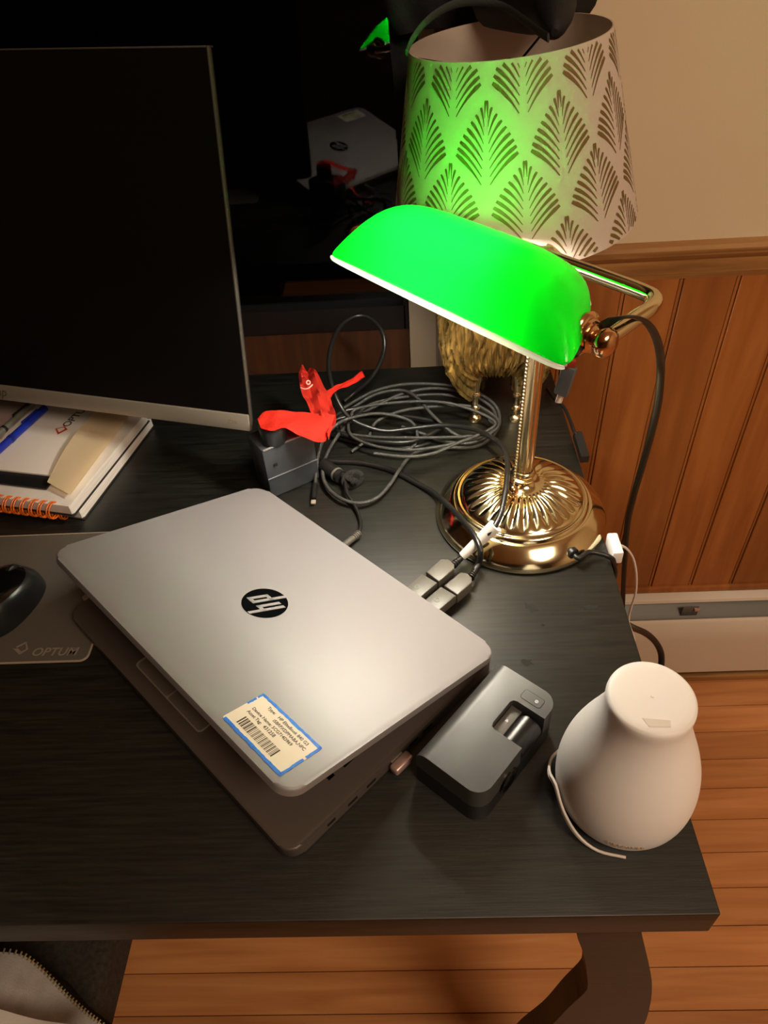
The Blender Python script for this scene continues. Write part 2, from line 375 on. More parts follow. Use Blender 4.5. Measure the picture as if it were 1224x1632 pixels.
# ------------------------------------------------------------------ laptop
ua = R(-44.5); u = Vector((math.cos(ua), math.sin(ua), 0)); v = Vector((math.sin(ua), -math.cos(ua), 0))
HO = Vector((-.052, .501, DESK))
base_f = frame(-u, v, (0, 0, 1), HO)
lp = thing('laptop', 'silver laptop with its lid slightly open and a blue-edged sticker', 'laptop', tuple(HO))
W_, D_ = .338, .237
b = B(); prism(b, rrect(W_, D_, .013, 8, 0, D_/2), .004, .0165, base_f, bev=.0022, bot=True)
link('base', b, mat('shaded_silver_aluminium', '6b605a', .45, .5), lp)  # silver base coloured darker and browner for the shade under the lid
b = B(); box(b, (.0, .10, .0168), (.295, .125, .0006), base_f, mi=0)
for r_ in range(6):
    for k in range(15):
        box(b, (-.13+k*.0186, .045+r_*.0195, .0176), (.0165, .0165, .0012), base_f, bev=.0005, seg=1, mi=1)
link('keyboard', b, [glossy_black, blackp], lp)
b = B(); prism(b, rrect(.102, .062, .004, 4, .0135, .1935), .0165, .0169, base_f)
prism(b, rrect(.100, .036, .003, 4, .0135, .1815), .0169, .01705, base_f, mi=1)
for cx in (-.012, .0375): prism(b, rrect(.0485, .0215, .003, 4, cx, .2125), .0169, .0172, base_f, mi=1)
for cx0, cx1, cy0, cy1 in ((.0115, .0127, .2015, .2235), ): box(b, ((cx0+cx1)/2, (cy0+cy1)/2, .0173), (cx1-cx0, cy1-cy0, .0004), base_f, mi=2)
link('touchpad', b, [mat('silver_line', 'b8a99c', .4, .5), mat('taupe_pad', '6e645d', .5), mat('silver_line', 'b8a99c')], lp)
b = B()
b.free()
for yy, ww in ((.09, .014), (.107, .013), (.155, .012), (.175, .012), (.197, .010)):
    b = B(); box(b, (-.1689, yy, .0100), (.0008, ww*.8, .0032), base_f); link('side_port', b, dark_in, lp)
b = B(); box(b, (-.14, .175, .0167), (.013, .006, .0004), base_f); link('fingerprint_reader', b, glossy_black, lp)
b = B()
for fx in (-.14, .14):
    for fy in (.025, .21):
        b = B(); lathe(b, [(0, .0), (.006, .0), (.006, .0045), (0, .0045)], 16, base_f @ Matrix.Translation((fx, fy, 0))); link('rubber_foot', b, rubber, lp)
b = B(); tube(b, [base_f @ Vector((-.10, -.001, .0165)), base_f @ Vector((.10, -.001, .0165))], .0045, 12, sm=False); link('hinge', b, alu_dark, lp)
al = R(16.8); s_ = v*math.cos(al)+Vector((0, 0, math.sin(al))); nl = (-u).cross(s_)
lid_f = frame(-u, s_, nl, HO+Vector((0, 0, .0203)))
b = B(); prism(b, rrect(.340, .238, .016, 8, 0, .117), -.0038, .0035, lid_f, bev=.0024, seg=4); link('lid', b, alu, lp)
b = B(); prism(b, rrect(.334, .232, .013, 8, 0, .117), -.0044, -.0037, lid_f); prism(b, rrect(.31, .175, .001, 2, 0, .125), -.0047, -.0044, lid_f, mi=1)
link('screen', b, [blackp, glossy_black], lp)
# maker's badge
lc = lid_f @ Matrix.Translation((-.0012, .1238, .0035))
b = B(); prism(b, [(.0205*math.cos(2*PI*k/64), .0205*math.sin(2*PI*k/64)) for k in range(64)], 0, .0004, lc)
bd = link('round_badge', b, chrome_black, lp)
b = B(); q = .0205; SH = .36; sw = .165
def stroke(x0, y0, x1, y1):
    if abs(x0-x1) < 1e-6: pts = [(x0-sw/2, y0), (x0+sw/2, y0), (x1+sw/2, y1), (x1-sw/2, y1)]
    else: pts = [(x0, y0-sw/2), (x1, y1-sw/2), (x1, y1+sw/2), (x0, y0+sw/2)]
    prism(b, [((x+SH*y)*q, y*q) for x, y in pts], .0003, .0008, lc)
stroke(-.5, -.52, -.5, .98); stroke(-.58, .37, -.12, .37); stroke(-.2, -.52, -.2, .44)
stroke(.17, -.98, .17, .45); stroke(.17, .37, .55, .37); stroke(.47, -.44, .47, .44); stroke(.1, -.36, .55, -.36)
link('badge_letters', b, alu, bd)
# asset sticker:   +text x = -local x, +text y = -local y
stf = lid_f @ Matrix.Translation((-.1203, .2105, .0036)) @ Matrix.Rotation(PI, 4, 'Z')
b = B(); prism(b, rrect(.0655, .0365, .0018, 4), 0, .0002, stf, mi=0); prism(b, rrect(.0665, .0375, .002, 4), -.0001, .0001, stf, mi=0)
st = link('asset_sticker', b, stickerm, lp)
b = B(); rnd = random.Random(3)
def band(p0, p1, wd, n=26, gap=0):
    p0 = Vector(p0); p1 = Vector(p1); d = (p1-p0); nn = Vector((-d.y, d.x)).normalized()
    A = []; 
    for i in range(n+1):
        c = p0+d*(i/n); A.append((c+nn*(wd/2+rnd.uniform(-.0003, .0003)), c-nn*(wd/2+rnd.uniform(-.0003, .0003))))
    for i in range(n):
        if gap and rnd.random() < gap: continue
        pts = [A[i][0], A[i+1][0], A[i+1][1], A[i][1]]; prism(b, [(p.x, p.y) for p in pts][::-1], .0002, .00035, stf)
band((-.0325, .018), (.0325, .018), .0024); band((-.0315, -.018), (.0325, -.018), .0027); band((.0325, -.019), (.0325, .019), .0022, 16, .12); band((-.0325, .002), (-.0325, .0185), .0018, 12, .3)
link('blue_border', b, bluetape, st)
b = B()
def tl(s, x, y, sz): text_bm(s, sz, stf @ Matrix.Translation((x, y, .0003)), b)
tl('Type:', -.020, .0118, .0038); tl('HP EliteBook 840 G3', -.008, .0118, .0038); tl('i5BRPXDPMABA,NFC', -.008, .0072, .0038)
tl('Device Name: 5CG714D969', -.0265, .0026, .0038); tl('Asset Tag:', -.0265, -.002, .0038); tl('431258', -.008, -.002, .0042)
x = -.023; rr_ = random.Random(11)
while x < .0165:
    wb = rr_.choice((.0004, .0004, .0008, .0012)); box(b, (x+wb/2, -.0095, .00032), (wb, .0085, .0001), stf); x += wb+rr_.choice((.0004, .0006, .001))
link('sticker_print', b, ink, st)

def usb_stick(name, label, u0, v0, side, m, ln=.010, wd=.017):
    b = B(); box(b, (-(u0+side*ln/2), v0, .0105), (ln, wd, .008), base_f, bev=.0025, seg=3)
    box(b, (-(u0-side*.0035), v0, .0105), (.008, .012, .0045), base_f, mi=1)
    return tag(link(name, b, [m, silverp]), label, 'usb dongle')
usb_stick('usb_dongle', 'small rose-grey dongle plugged into the right side of the silver laptop', .1705, .127, 1, pinkdongle, .009, .020)
usb_stick('usb_dongle', 'tiny pale dongle poking from the left side of the laptop over the mouse pad', -.1705, .212, -1, mat('pale_plastic', '8d8473', .5), .010, .012)

# ------------------------------------------------------------------ mouse pad and mouse
b = B(); c1 = at(137, 1052, .002); 
prism(b, rrect(.28, .172, .007, 6, c1.x-.14, c1.y+.086), DESK, DESK+.0025, bev=.0006)
mp_ = link('mouse_pad', b, padm); tag(mp_, 'taupe mouse pad printed with OPTUM, under the laptop corner', 'mouse pad')
b = B(); tube(b, [(x_, y_, DESK+.0018) for x_, y_ in (rrect(.281, .173, .007, 6, c1.x-.14, c1.y+.086)+rrect(.281, .173, .007, 6, c1.x-.14, c1.y+.086)[:1])], .0011, 6, sm=False)
link('edge_binding', b, padedge, mp_)
b = B(); pt = at(48, 1045, .0026); pe = at(122, 1044, .0026); an = math.atan2(pe.y-pt.y, pe.x-pt.x)
text_bm('OPTUM', .0128, rz(an, (pt.x, pt.y, DESK+.0026)), b, shear=.15, space=1.02, bold=.00022)
tm = at(115, 1035, .0026); text_bm('TM', .003, rz(an, (tm.x, tm.y, DESK+.0026)), b)
def optum_mark(b, f, s, mi=0):   # tilted open square with a thick lower left side
    for q_ in ([(-1, -.35), (.1, .95), (.22, .72), (-.62, -.3)], [(.1, .95), (1, -.05), (.78, -.1), (.12, .72)], [(1, -.05), (.45, -1), (.3, -.62), (.78, -.1)], [(.45, -1), (-1, -.35), (-.62, -.12), (.34, -.5)]):
        prism(b, [(x*s, y*s) for x, y in q_], 0, .0002, f, mi=mi)
lm_ = at(34, 1032, .0026); optum_mark(b, rz(an-.25, (lm_.x, lm_.y, DESK+.0026)), .0078)
link('pad_logo', b, lightink, mp_)

def mouse():
    c = Vector((-.413, .472, DESK+.0025)); f = rz(R(-18), c)
    t = thing('computer_mouse', 'glossy black computer mouse resting on the taupe mouse pad', 'computer mouse', tuple(c))
    b = B(); L, Wd, H = .045, .031, .033
    def fn(i, j):
        a = 2*PI*i; e = (j**.8)*PI/2; ce = math.cos(e); se = math.sin(e)
        ca, sa = math.cos(a), math.sin(a)
        x = Wd*math.copysign(abs(ca)**.85, ca)*ce**.55*(1-.10*max(0, math.cos(2*a+PI))); y = L*math.copysign(abs(sa)**.85, sa)*ce**.6
        return f @ Vector((x, y, .001+H*se*(1-.12*(y/L)*1.0)))
    grid(b, fn, 64, 22, True); bmesh.ops.holes_fill(b, edges=[e for e in b.edges if e.is_boundary]); bmesh.ops.remove_doubles(b, verts=b.verts, dist=1e-5)
    link('shell', b, mat('dark_satin_plastic', '26282a', .28, .3), t)
    b = B()
    def cap(i, j):
        a = 2*PI*i; e = PI/2-(j*.62); ce = math.cos(e); se = math.sin(e); ca, sa = math.cos(a), math.sin(a)
        x = Wd*math.copysign(abs(ca)**.85, ca)*ce**.55; y = L*math.copysign(abs(sa)**.85, sa)*ce**.6
        return f @ Vector((x*1.01, y*1.01, .0022+H*se*(1-.12*(y/L))))
    grid(b, cap, 48, 10, True); bmesh.ops.remove_doubles(b, verts=b.verts, dist=1e-5); link('top_shell', b, glossy_black, t)
    b = B(); text_bm('Logitech', .0075, f @ Matrix.Translation((-.018, -.012, .0365)) @ Matrix.Rotation(R(48), 4, 'Z'), b); link('lettering', b, led, t)
    b = B(); lathe(b, [(0, -.004), (.007, -.004), (.010, -.002), (.010, .002), (.007, .004), (0, .004)], 24, f @ Matrix.Translation((0, .024, .0235)) @ Matrix.Rotation(PI/2, 4, 'Y')); link('scroll_wheel', b, rubber, t)
mouse()

# ------------------------------------------------------------------ notebooks, pad, envelope, pens
def notebook(label, corner, ang, z0, th, wd, ln, ncoil):
    f = rz(ang, (corner[0], corner[1], DESK+z0)) # local: x leftwards is -x, y away; corner = near right
    t = thing('spiral_notebook', label, 'notebook', (corner[0], corner[1], DESK+z0), 'orange-spiral notebooks')
    b = B(); prism(b, [(-wd, 0), (0, 0), (0, ln), (-wd, ln)], 0, .0012, f, bev=.0003); link('back_cover', b, blackp, t)
    b = B(); prism(b, [(-wd+.002, .002), (-.004, .002), (-.002, .005), (-.002, ln-.002), (-wd+.002, ln-.002)], .0012, th, f, bev=.0008); link('page_block', b, page, t)
    b = B()
    for k in range(ncoil):
        for d in (0, .0032):
            x = -.022-k*.0113-d; pts = [(x, (-.0012+.0098*math.cos(a) if z0 else .0010+.0080*math.cos(a)), (.0072+.0092*math.sin(a) if z0 else .0082+.0074*math.sin(a))) for a in [2*PI*i/20+.4 for i in range(21)]]
            tube(b, [f @ Vector(p) for p in pts], .00085, 6, sm=False)
    link('wire_spiral', b, orange, t); return t, f
nb2, f2 = notebook('lower orange-spiral notebook, sticking out beneath the other notebook', (-.3735, .5995), R(-12), 0, .0125, .172, .185, 14)
nb1, f1 = notebook('upper orange-spiral notebook with white pages, lying on the other notebook', (-.3785, .5925), R(-13), .0127, .0135, .172, .185, 14)
ZT = .0270
b = B()
def ppts(lst, z): return [(at(x, y, z).x, at(x, y, z).y) for x, y in lst]
prism(b, ppts([(-60, 728), (-60, 765), (74, 781), (150, 690), (100, 640)], ZT), DESK+ZT, DESK+ZT+.002); 
tag(link('black_folder', b, blackp), 'thin black folder under the white OPTUM pad', 'folder')
b = B(); z_ = ZT+.0025; prism(b, ppts([(-70, 690), (-60, 742), (85, 758), (185, 640), (30, 610)], z_+.002), DESK+z_, DESK+z_+.0022, bev=.0003)
wp = link('writing_pad', b, paper); tag(wp, 'white notepad printed OPTUM lying on the notebooks below the monitor', 'notepad')
b = B(); pt = at(108, 681, z_+.002); pe = at(135, 656, z_+.002); an = math.atan2(pe.y-pt.y, pe.x-pt.x)
text_bm('OPTUM', .0150, rz(an, (pt.x, pt.y, DESK+z_+.0023)), b, bold=.0002); lm_ = at(96, 686, z_+.002); optum_mark(b, rz(an, (lm_.x, lm_.y, DESK+z_+.0023)), .0085, 1)
link('pad_logo', b, [ink, orange_ink], wp)
# envelope: cream sheet bulging along the right side
b = B(); z_ = ZT+.0052
e0, e1, e2, e3 = at(76, 770, z_), at(170, 640, z_), at(212, 655, z_), at(112, 789, z_); em = at(88, 782, z_)
def env(i, j):
    l0 = e0.lerp(e1, j); r0 = e3.lerp(e2, j); p = l0.lerp(r0, i); p.x -= .004*math.sin(PI*j)*(1-i); p.z += .007*(1-i)**1.6*(.25+.75*math.sin(PI*min(1, j*1.1))); return p
V = grid(b, env, 14, 24); bmesh.ops.solidify(b, geom=b.faces[:], thickness=.0005)
tag(link('envelope', b, cream), 'cream folded envelope bulging beside the OPTUM notepad', 'envelope')
b = B(); z_ = ZT+.0052; prism(b, ppts([(-40, 640), (-40, 700), (2, 700), (44, 645), (44, 630)], z_), DESK+z_, DESK+z_+.0006)
tag(link('pink_leaflet', b, pinkp), 'dull pink leaflet at the left on the notepad, beside the silver pen', 'leaflet')
def pen(name, label, p0, p1, z, m, r, clipm):
    a = at(*p0, z); c = at(*p1, z); t = thing(name, label, 'pen', tuple(a)); b = B()
    tube(b, [a, a.lerp(c, .5), c], r, 14, sm=False); link('barrel', b, m, t)
    b = B(); d = (c-a).normalized(); o = a.lerp(c, .62)+Vector((0, 0, r)); 
    tube(b, [o, o+Vector((0, 0, .0025)), o+d*.03+Vector((0, 0, .0015))], .0012, 8, sm=False); link('clip', b, clipm, t)
    b = B(); tube(b, [a.lerp(c, .38), a.lerp(c, .42)], r*1.12, 14, sm=False); link('ring', b, clipm, t)
pen('ballpoint_pen', 'blue ballpoint pen lying across the white OPTUM notepad', (-22, 735), (72, 650), ZT+.0105, bluep, .0046, mat('dark_blue_clip', '152080', .3))
pen('ballpoint_pen', 'silver-green pen beside the blue pen on the notepad', (-26, 712), (52, 644), ZT+.0105, silverp, .0042, blackp)

# ------------------------------------------------------------------ monitor
P1 = Vector((-.1745, .653, DESK+.077)); P2 = Vector((-.158, .720, DESK+.430)); 
wv = Vector((-math.cos(R(16)), math.sin(R(16)), 0)); upm = (P2-P1).normalized(); wv = (wv-upm*wv.dot(upm)).normalized(); MH = (P2-P1).length; MW = .555
nm = upm.cross(wv)   # towards viewer?
if nm.y > 0: nm = -nm
mf = frame(-wv, upm, nm, P1)    # local x to the right, origin bottom right, z towards viewer
mo = thing('monitor', 'large dark computer monitor with a silver lower bezel, standing over the notebooks', 'monitor', (-.43, .86, DESK))
b = B(); box(b, (-MW/2-.002, MH/2, -.009), (MW-.004, MH, .016), mf, bev=.004); box(b, (-MW/2, MH/2, -.036), (MW*.6, MH*.6, .03), mf, bev=.012, seg=3); link('housing', b, blackp, mo)
b = B(); box(b, (-MW/2, MH/2+.009, .0006), (MW-.004, MH-.022, .0012), mf); link('screen', b, screenm, mo)
b = B(); box(b, (-.0009, MH/2, -.0015), (.0022, MH, .0055), mf, bev=.0008); box(b, (-MW/2, MH-.0008, -.004), (MW, .0016, .010), mf, bev=.0006, seg=1); link('side_trim', b, mat('dull_steel_trim', '5c5850', .4, .5), mo)
b = B(); box(b, (-MW/2, .0095, .0014), (MW-.003, .019, .004), mf, bev=.0008); bz = link('lower_bezel', b, bezel, mo)
b = B(); text_bm('Z24i', .0065, mf @ Matrix.Translation((-.027, .0075, .0035)), b); link('model_print', b, mat('faint_print', '8c8274', .5), bz)
hpx = None
d_ = ray(3, 632); t_ = (P1-CAM).dot(nm)/d_.dot(nm); hl = mf.inverted() @ (CAM+d_*t_)
b = B(); text_bm('hp', .016, mf @ Matrix.Translation((hl.x-.0045, .0055, .0035)), b, shear=.35, bold=.0002); link('maker_mark', b, ink, bz)
b = B(); tube(b, [mf @ Vector((-MW/2, MH*.45, -.04)), (-.425, .85, DESK+.16), (-.425, .865, DESK+.012)], .016, 12); link('stand_neck', b, blackp, mo)
b = B(); prism(b, rrect(.16, .066, .01, 6, -.425, .859), DESK, DESK+.010, bev=.002); link('stand_base', b, blackp, mo)

# ------------------------------------------------------------------ small dark speaker box by the monitor with knob
bx = thing('speaker_box', 'small charcoal box with a silver top edge and a round black knob, beside the monitor', 'speaker', (-.14, .655, DESK))
ba = R(32.5); bfm = rz(ba, (-.1605, .6225, DESK))
b = B(); box(b, (.0315, .021, .035), (.063, .040, .068), bfm, bev=.0015)
box(b, (.0315, -.0002, .030), (.0625, .0012, .0010), bfm, mi=1); box(b, (.012, -.0002, .046), (.004, .0012, .003), bfm, mi=2)
link('body', b, [mat('slate_grey_plastic', '3d4147', .35), mat('pale_seam', '7d8088', .4), dark_in], bx)
b = B(); box(b, (.0315, .0012, .0695), (.061, .0022, .0018), bfm, bev=.0005); link('silver_edge', b, alu, bx)
b = B(); lathe(b, [(0, .069), (.0145, .069), (.0150, .072), (.0150, .088), (.0135, .0905), (0, .0905)], 40, rz(0, (-.150, .6445, DESK))); link('knob', b, mat('dark_steel', '3a3d40', .3, .6), bx)
# red cloth draped from the knob
rc = thing('red_cloth_ribbon', 'bright red crumpled cloth draped over the round knob of the charcoal box', 'cloth', (-.11, .67, DESK))
def strip(name, pairs, m, th=.0012, wob=.002, parent=rc, n=9, fold=1.0):
    Lp = spline([p for p, q_ in pairs], .0025); Rp = spline([q_ for p, q_ in pairs], .0025); N = max(len(Lp), len(Rp)); b = B()
    def smp(P, t): k = t*(len(P)-1); i = min(int(k), len(P)-2); return P[i].lerp(P[i+1], k-i)
    def fn(i, j):
        a, c = smp(Lp, i), smp(Rp, i); p = a.lerp(c, j); p.z += wob*math.sin(PI*j*2*fold+i*7)+wob*.6*math.sin(i*23+j*5); return p
    grid(b, fn, N, n); bmesh.ops.solidify(b, geom=b.faces[:], thickness=th); return link(name, b, m, parent)
Z = .0935
strip('cloth_band', [(at(410, 668, Z), at(416, 682, Z)), (at(424, 656, Z+.003), at(432, 688, Z)), (at(445, 655, Z+.003), at(454, 683, .0925)), (at(480, 656, .089), at(484, 696, .083)), (at(505, 658, .085), at(510, 705, .076)), (at(534, 662, .08), at(519, 704, .072))], red, wob=.0009)
strip('cloth_band', [(at(524, 702, .0735), at(512, 668, .080)), (at(536, 672, .076), at(513, 655, .084)), (at(531, 650, .079), at(503, 662, .082)), (at(525, 628, .082), at(496, 655, .082)), (at(512, 604, .086), at(481, 628, .083)), (at(500, 589, .088), at(476, 598, .086)), (at(496, 588, .088), at(477, 587, .088))], mat('red_cloth_fold', 'd4301e', .75), wob=.004, fold=1.6)
strip('cloth_tail', [(at(519, 625, .074), at(527, 634, .072)), (at(535, 615, .069), at(538, 622, .067)), (at(555, 606, .064), at(560, 613, .061)), (at(577, 591, .062), at(582, 601, .059))], red, wob=.0006)
b = B(); c_ = at(491.5, 609.5, .0935); lathe(b, [(.0016, -.0003), (.0027, -.0003), (.0027, .0004), (.0016, .0004), (.0016, -.0003)], 20, Matrix.Translation(c_) @ Matrix.Rotation(R(50), 4, 'X'))
tube(b, [at(479, 618, .0935), at(486, 620, .0935), at(493, 618, .0935), at(498, 613, .0935)], .0007, 6); link('white_print', b, mat('off_white_print', 'd8b0a4', .7), rc)

# ------------------------------------------------------------------ pocket projector
pc = Vector((.0525, .2995, DESK)); pa = R(49.2)
pf = rz(pa-PI/2, pc)     # local y = long direction P, local x = Q (to the right)
pj = thing('pocket_projector', 'compact charcoal gadget with power button and a thumb-wheel slot, right of the laptop', 'projector', tuple(pc))
b = B(); X0, X1, Y0, Y1, H = -.030, .0305, -.0525, .0525, .045
# body built from a cross-section with a wide round-over on the laptop side; slot left open on the right
def pbody(b, y0, y1, x1):
    prof = [(X0+.003, .001), (X0+.0005, .004)] + [(X0+.012-.012*math.cos(a), H-.012+.012*math.sin(a)) for a in [R(90)*i/8 for i in range(9)]] + [(x1-.0006, H), (x1, H-.0006), (x1, .003), (x1-.002, .001)]
    Vv = [[b.verts.new(pf @ Vector((x, y, z))) for x, z in prof] for y in (y0, y1)]; n = len(prof)
    for i in range(n): b.faces.new((Vv[0][i], Vv[0][(i+1) % n], Vv[1][(i+1) % n], Vv[1][i]))
    b.faces.new(Vv[0][::-1]); b.faces.new(Vv[1])
    return Vv
def outline(y0, y1, rn, rf):   # rounded plan corners on the right side and small ones on the left
    pass
# use a plan-rounded prism, then pull the laptop-side top edge round
sy0, sy1, sx0 = -.001, .0305, .0015
def plan():
    pts = [(X0, Y0), ]
    r = .013
    pts += [(X1-r+r*math.sin(a), Y0+r-r*math.cos(a)) for a in [R(90)*i/8 for i in range(9)]]
    pts += [(X1, sy0), (sx0+.004, sy0), (sx0+.0012, sy0+.0012), (sx0, sy0+.004), (sx0, sy1-.004), (sx0+.0012, sy1-.0012), (sx0+.004, sy1), (X1, sy1)]
    pts += [(X1-r+r*math.cos(a), Y1-r+r*math.sin(a)) for a in [R(90)*i/8 for i in range(9)]]
    pts += [(X0, Y1)]
    return pts
prism(b, plan(), .022, H, pf)
# round the laptop-side shoulder
inv = pf.inverted()
le = [e for e in b.edges if all((inv @ q_.co).z > H-1e-4 and (inv @ q_.co).x < X0+1e-4 for q_ in e.verts)]
bmesh.ops.bevel(b, geom=le, offset=.012, segments=8, affect='EDGES', profile=.5)
link('top_cover', b, greyp, pj, angle=35); b = B()
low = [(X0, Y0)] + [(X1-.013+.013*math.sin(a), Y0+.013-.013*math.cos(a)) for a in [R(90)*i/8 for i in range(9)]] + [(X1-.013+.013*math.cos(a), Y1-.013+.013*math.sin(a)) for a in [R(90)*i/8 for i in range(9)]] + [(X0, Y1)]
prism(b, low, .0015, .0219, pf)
link('lower_body', b, blackp, pj, angle=35)  # black instead of charcoal: the shadow on the sides is in the colour
b = B(); prism(b, rrect(.0185, .0098, .0025, 5, .0138, .0398), H-.0004, H+.00005, pf, mi=1); prism(b, rrect(.0175, .0088, .002, 5, .0138, .0398), H, H+.0003, pf); link('power_button', b, [greyp, dark_in], pj)
b = B(); lathe(b, [(.0009, 0), (.0014, 0), (.0014, .0003), (.0009, .0003), (.0009, 0)], 16, pf @ Matrix.Translation((.0177, .0395, H+.0003))); box(b, (.0177, .0395, H+.0004), (.0004, .0016, .0002), pf); link('power_symbol', b, led, pj)
b = B(); box(b, ((sx0+X1)/2, (sy0+sy1)/2, .0225), (X1-sx0-.001, sy1-sy0-.001, .001), pf); link('slot_floor', b, dark_in, pj)
b = B(); box(b, (.0068, .0148, .030), (.0095, .0285, .016), pf, bev=.0005); link('slot_plate', b, mat('slot_grey', '6a6964', .4), pj)
b = B(); prism(b, [(-.0012, -.001), (.0012, -.001), (.0012, 0), (0, .0016), (-.0012, 0)], .0381, .0383, pf @ Matrix.Translation((.0070, .0148, 0))); link('plate_symbol', b, led, pj)
b = B(); lathe(b, [(0, -.0138), (.0105, -.0138), (.0112, -.013), (.0112, .013), (.0105, .0138), (0, .0138)], 40, pf @ Matrix.Translation((.0195, .0148, .0285)) @ Matrix.Rotation(PI/2, 4, 'X')); link('thumb_wheel', b, mat('satin_black_wheel', '121212', .32), pj)
b = B(); lf = pf @ Matrix.Translation((X1-.0005, -.017, .020)) @ Matrix.Rotation(PI/2, 4, 'Y')
lathe(b, [(0, .0002), (.008, .0006), (.0095, .0018), (.0110, .0020), (.0115, .0), ], 36, lf); link('lens', b, glossy_black, pj)

# ------------------------------------------------------------------ white diffuser
dc = Vector((.1505, .2648, DESK))
df = thing('aroma_diffuser', 'white vase-shaped aroma diffuser at the right edge of the desk', 'diffuser', tuple(dc))
b = B(); pr = [(.0482, .0105), (.0497, .018), (.0504, .028), (.0498, .040), (.0474, .055), (.0428, .071), (.0372, .086), (.0324, .099), (.0296, .110), (.0286, .119), (.0288, .1265), (.0282, .1298), (.0264, .1310), (.022, .1313), (0, .1313)]
prs = [(p.x, p.y) for p in spline([(r_, z_, 0) for r_, z_ in pr[:12]], .003)] + pr[12:]
lathe(b, prs, 96, Matrix.Translation(dc)); link('cover', b, white_p, df, angle=60)
b = B(); lathe(b, [(0, .002), (.042, .002), (.0458, .004), (.0474, .008), (.0476, .0102), (0, .0102)], 96, Matrix.Translation(dc)); link('base', b, white_p, df)
b = B(); vf = Matrix.Translation(dc+Vector((-.002, -.0185, .1311))) @ Matrix.Rotation(R(-4), 4, 'Z'); prism(b, [(-.0085, .0022), (.0085, .0012), (.0078, -.0032), (-.0055, -.0035)], 0, .0005, vf); link('mist_outlet', b, mat('shadow_white', 'e6ddd2', .5), df)
b = B(); lathe(b, [(0, .1320), (.0009, .1318), (.0012, .1312)], 16, Matrix.Translation(dc)); link('centre_nub', b, white_p, df)
def bend(co):
    a = R(-116)+co.x/.049; r_ = .0503+co.z; return dc+Vector((r_*math.cos(a), r_*math.sin(a), .0165+co.y))
b = text_bm('URPOWER', .0052, I4, bend=bend, space=1.05); link('printed_name', b, tan, df)
b = B()
for o_ in (0, .0018):
    tube(b, [dc+Vector((.0515*math.cos(R(a))*k, .0515*math.sin(R(a))*k, z_)) for a, z_, k in ((128, .0025, 1.0), (150, .006+o_, 1.05), (172, .018+o_*2, 1.06), (188, .026+o_*2, 1.03), (205, .018+o_*2, 1.05), (222, .007+o_, 1.03), (240, .0025, 1.0), (262, .002, .97))], .0011, 8)
tag(link('white_cord', b, mat('white_rubber', 'e2d6cc', .4)), 'thin doubled white cord curving round the left foot of the diffuser', 'cord')

# ------------------------------------------------------------------ banker's lamp
LP = Vector((.117, .583, DESK)); la = Vector((.642, -.767, 0)).normalized(); ln_ = Vector((-la.y, la.x, 0))
def S(a, n, z): return LP+la*a+ln_*n+Vector((0, 0, z))
bl = thing('bankers_lamp', 'brass desk lamp with a glowing green glass shade and pull chain', 'lamp', tuple(LP))
b = B(); NF = 30
def flute(r_, z_, a):
    if .0225 < r_ < .0615 and z_ > .030:
        k = math.sin(PI*(r_-.0225)/(.0615-.0225))**.6; return r_, z_+.0026*k*(abs(math.sin(a*NF/2))-.4)
    return r_, z_
prof = [(0, .001), (.0895, .001), (.0912, .002), (.0912, .0045), (.0895, .0085), (.0865, .0125), (.0825, .0165), (.078, .0205), (.0745, .0235), (.0725, .0245), (.0712, .0245), (.0705, .0262), (.0692, .0282), (.0675, .0290), (.0658, .0284), (.0648, .0285), (.063, .0310)]
prof += [(.0615-.039*i/14, .0325+.0125*math.sin(PI/2*i/14)) for i in range(15)] + [(.019, .0462), (.0150, .0478), (.0120, .0520), (.0108, .0550)]
lathe(b, prof, NF*10, Matrix.Translation(LP), flute); link('base', b, brass, bl, angle=60)
b = B(); lathe(b, [(.013, .052), (.0142, .054), (.0142, .056), (.0118, .0575), (.0125, .060), (.0118, .0625), (.0098, .064)], 40, Matrix.Translation(LP))
lathe(b, [(.0095, .063), (.0090, .286), (.0105, .287), (.0105, .291), (.007, .296), (0, .298)], 96, Matrix.Translation(LP), lambda r_, z_, a: (r_*(1-.05*abs(math.sin(a*8))) if z_ < .2865 else r_, z_)); link('pole', b, brass_soft, bl)
b = B(); za = .2905; rb = .006
tube(b, [S(.1115, -.068, .283), S(.1125, -.052, .285), S(.113, -.030, .288), S(.113, -.015, .2895), S(.108, -.004, za), S(.095, 0, za), S(.05, 0, za), S(0, 0, za), S(-.06, 0, za), S(-.128, 0, za), S(-.147, -.003, za), S(-.158, -.014, .2895), S(-.160, -.03, .288), S(-.161, -.052, .285), S(-.161, -.068, .283)], rb, 16)
link('yoke', b, brass, bl)
for a_, sg in ((.0985, 1), (-.1475, -1)):
    b = B(); kf = frame(la*sg, ln_, (la*sg).cross(ln_), S(a_, -.068, .283)) @ Matrix.Rotation(PI/2, 4, 'Y')
    lathe(b, [(0, -.004), (.0155, -.004), (.0165, -.0015), (.0150, .0010), (.0125, .0020), (.0118, .0045), (.0100, .0055), (.0108, .0075), (.0085, .0090), (.0070, .0102), (.0098, .0125), (.0112, .0165), (.0098, .0205), (.0055, .0232), (0, .0240)], 36, kf); link('shade_knob', b, mat('rosy_brass', 'e6b78a', .14, 1), bl)
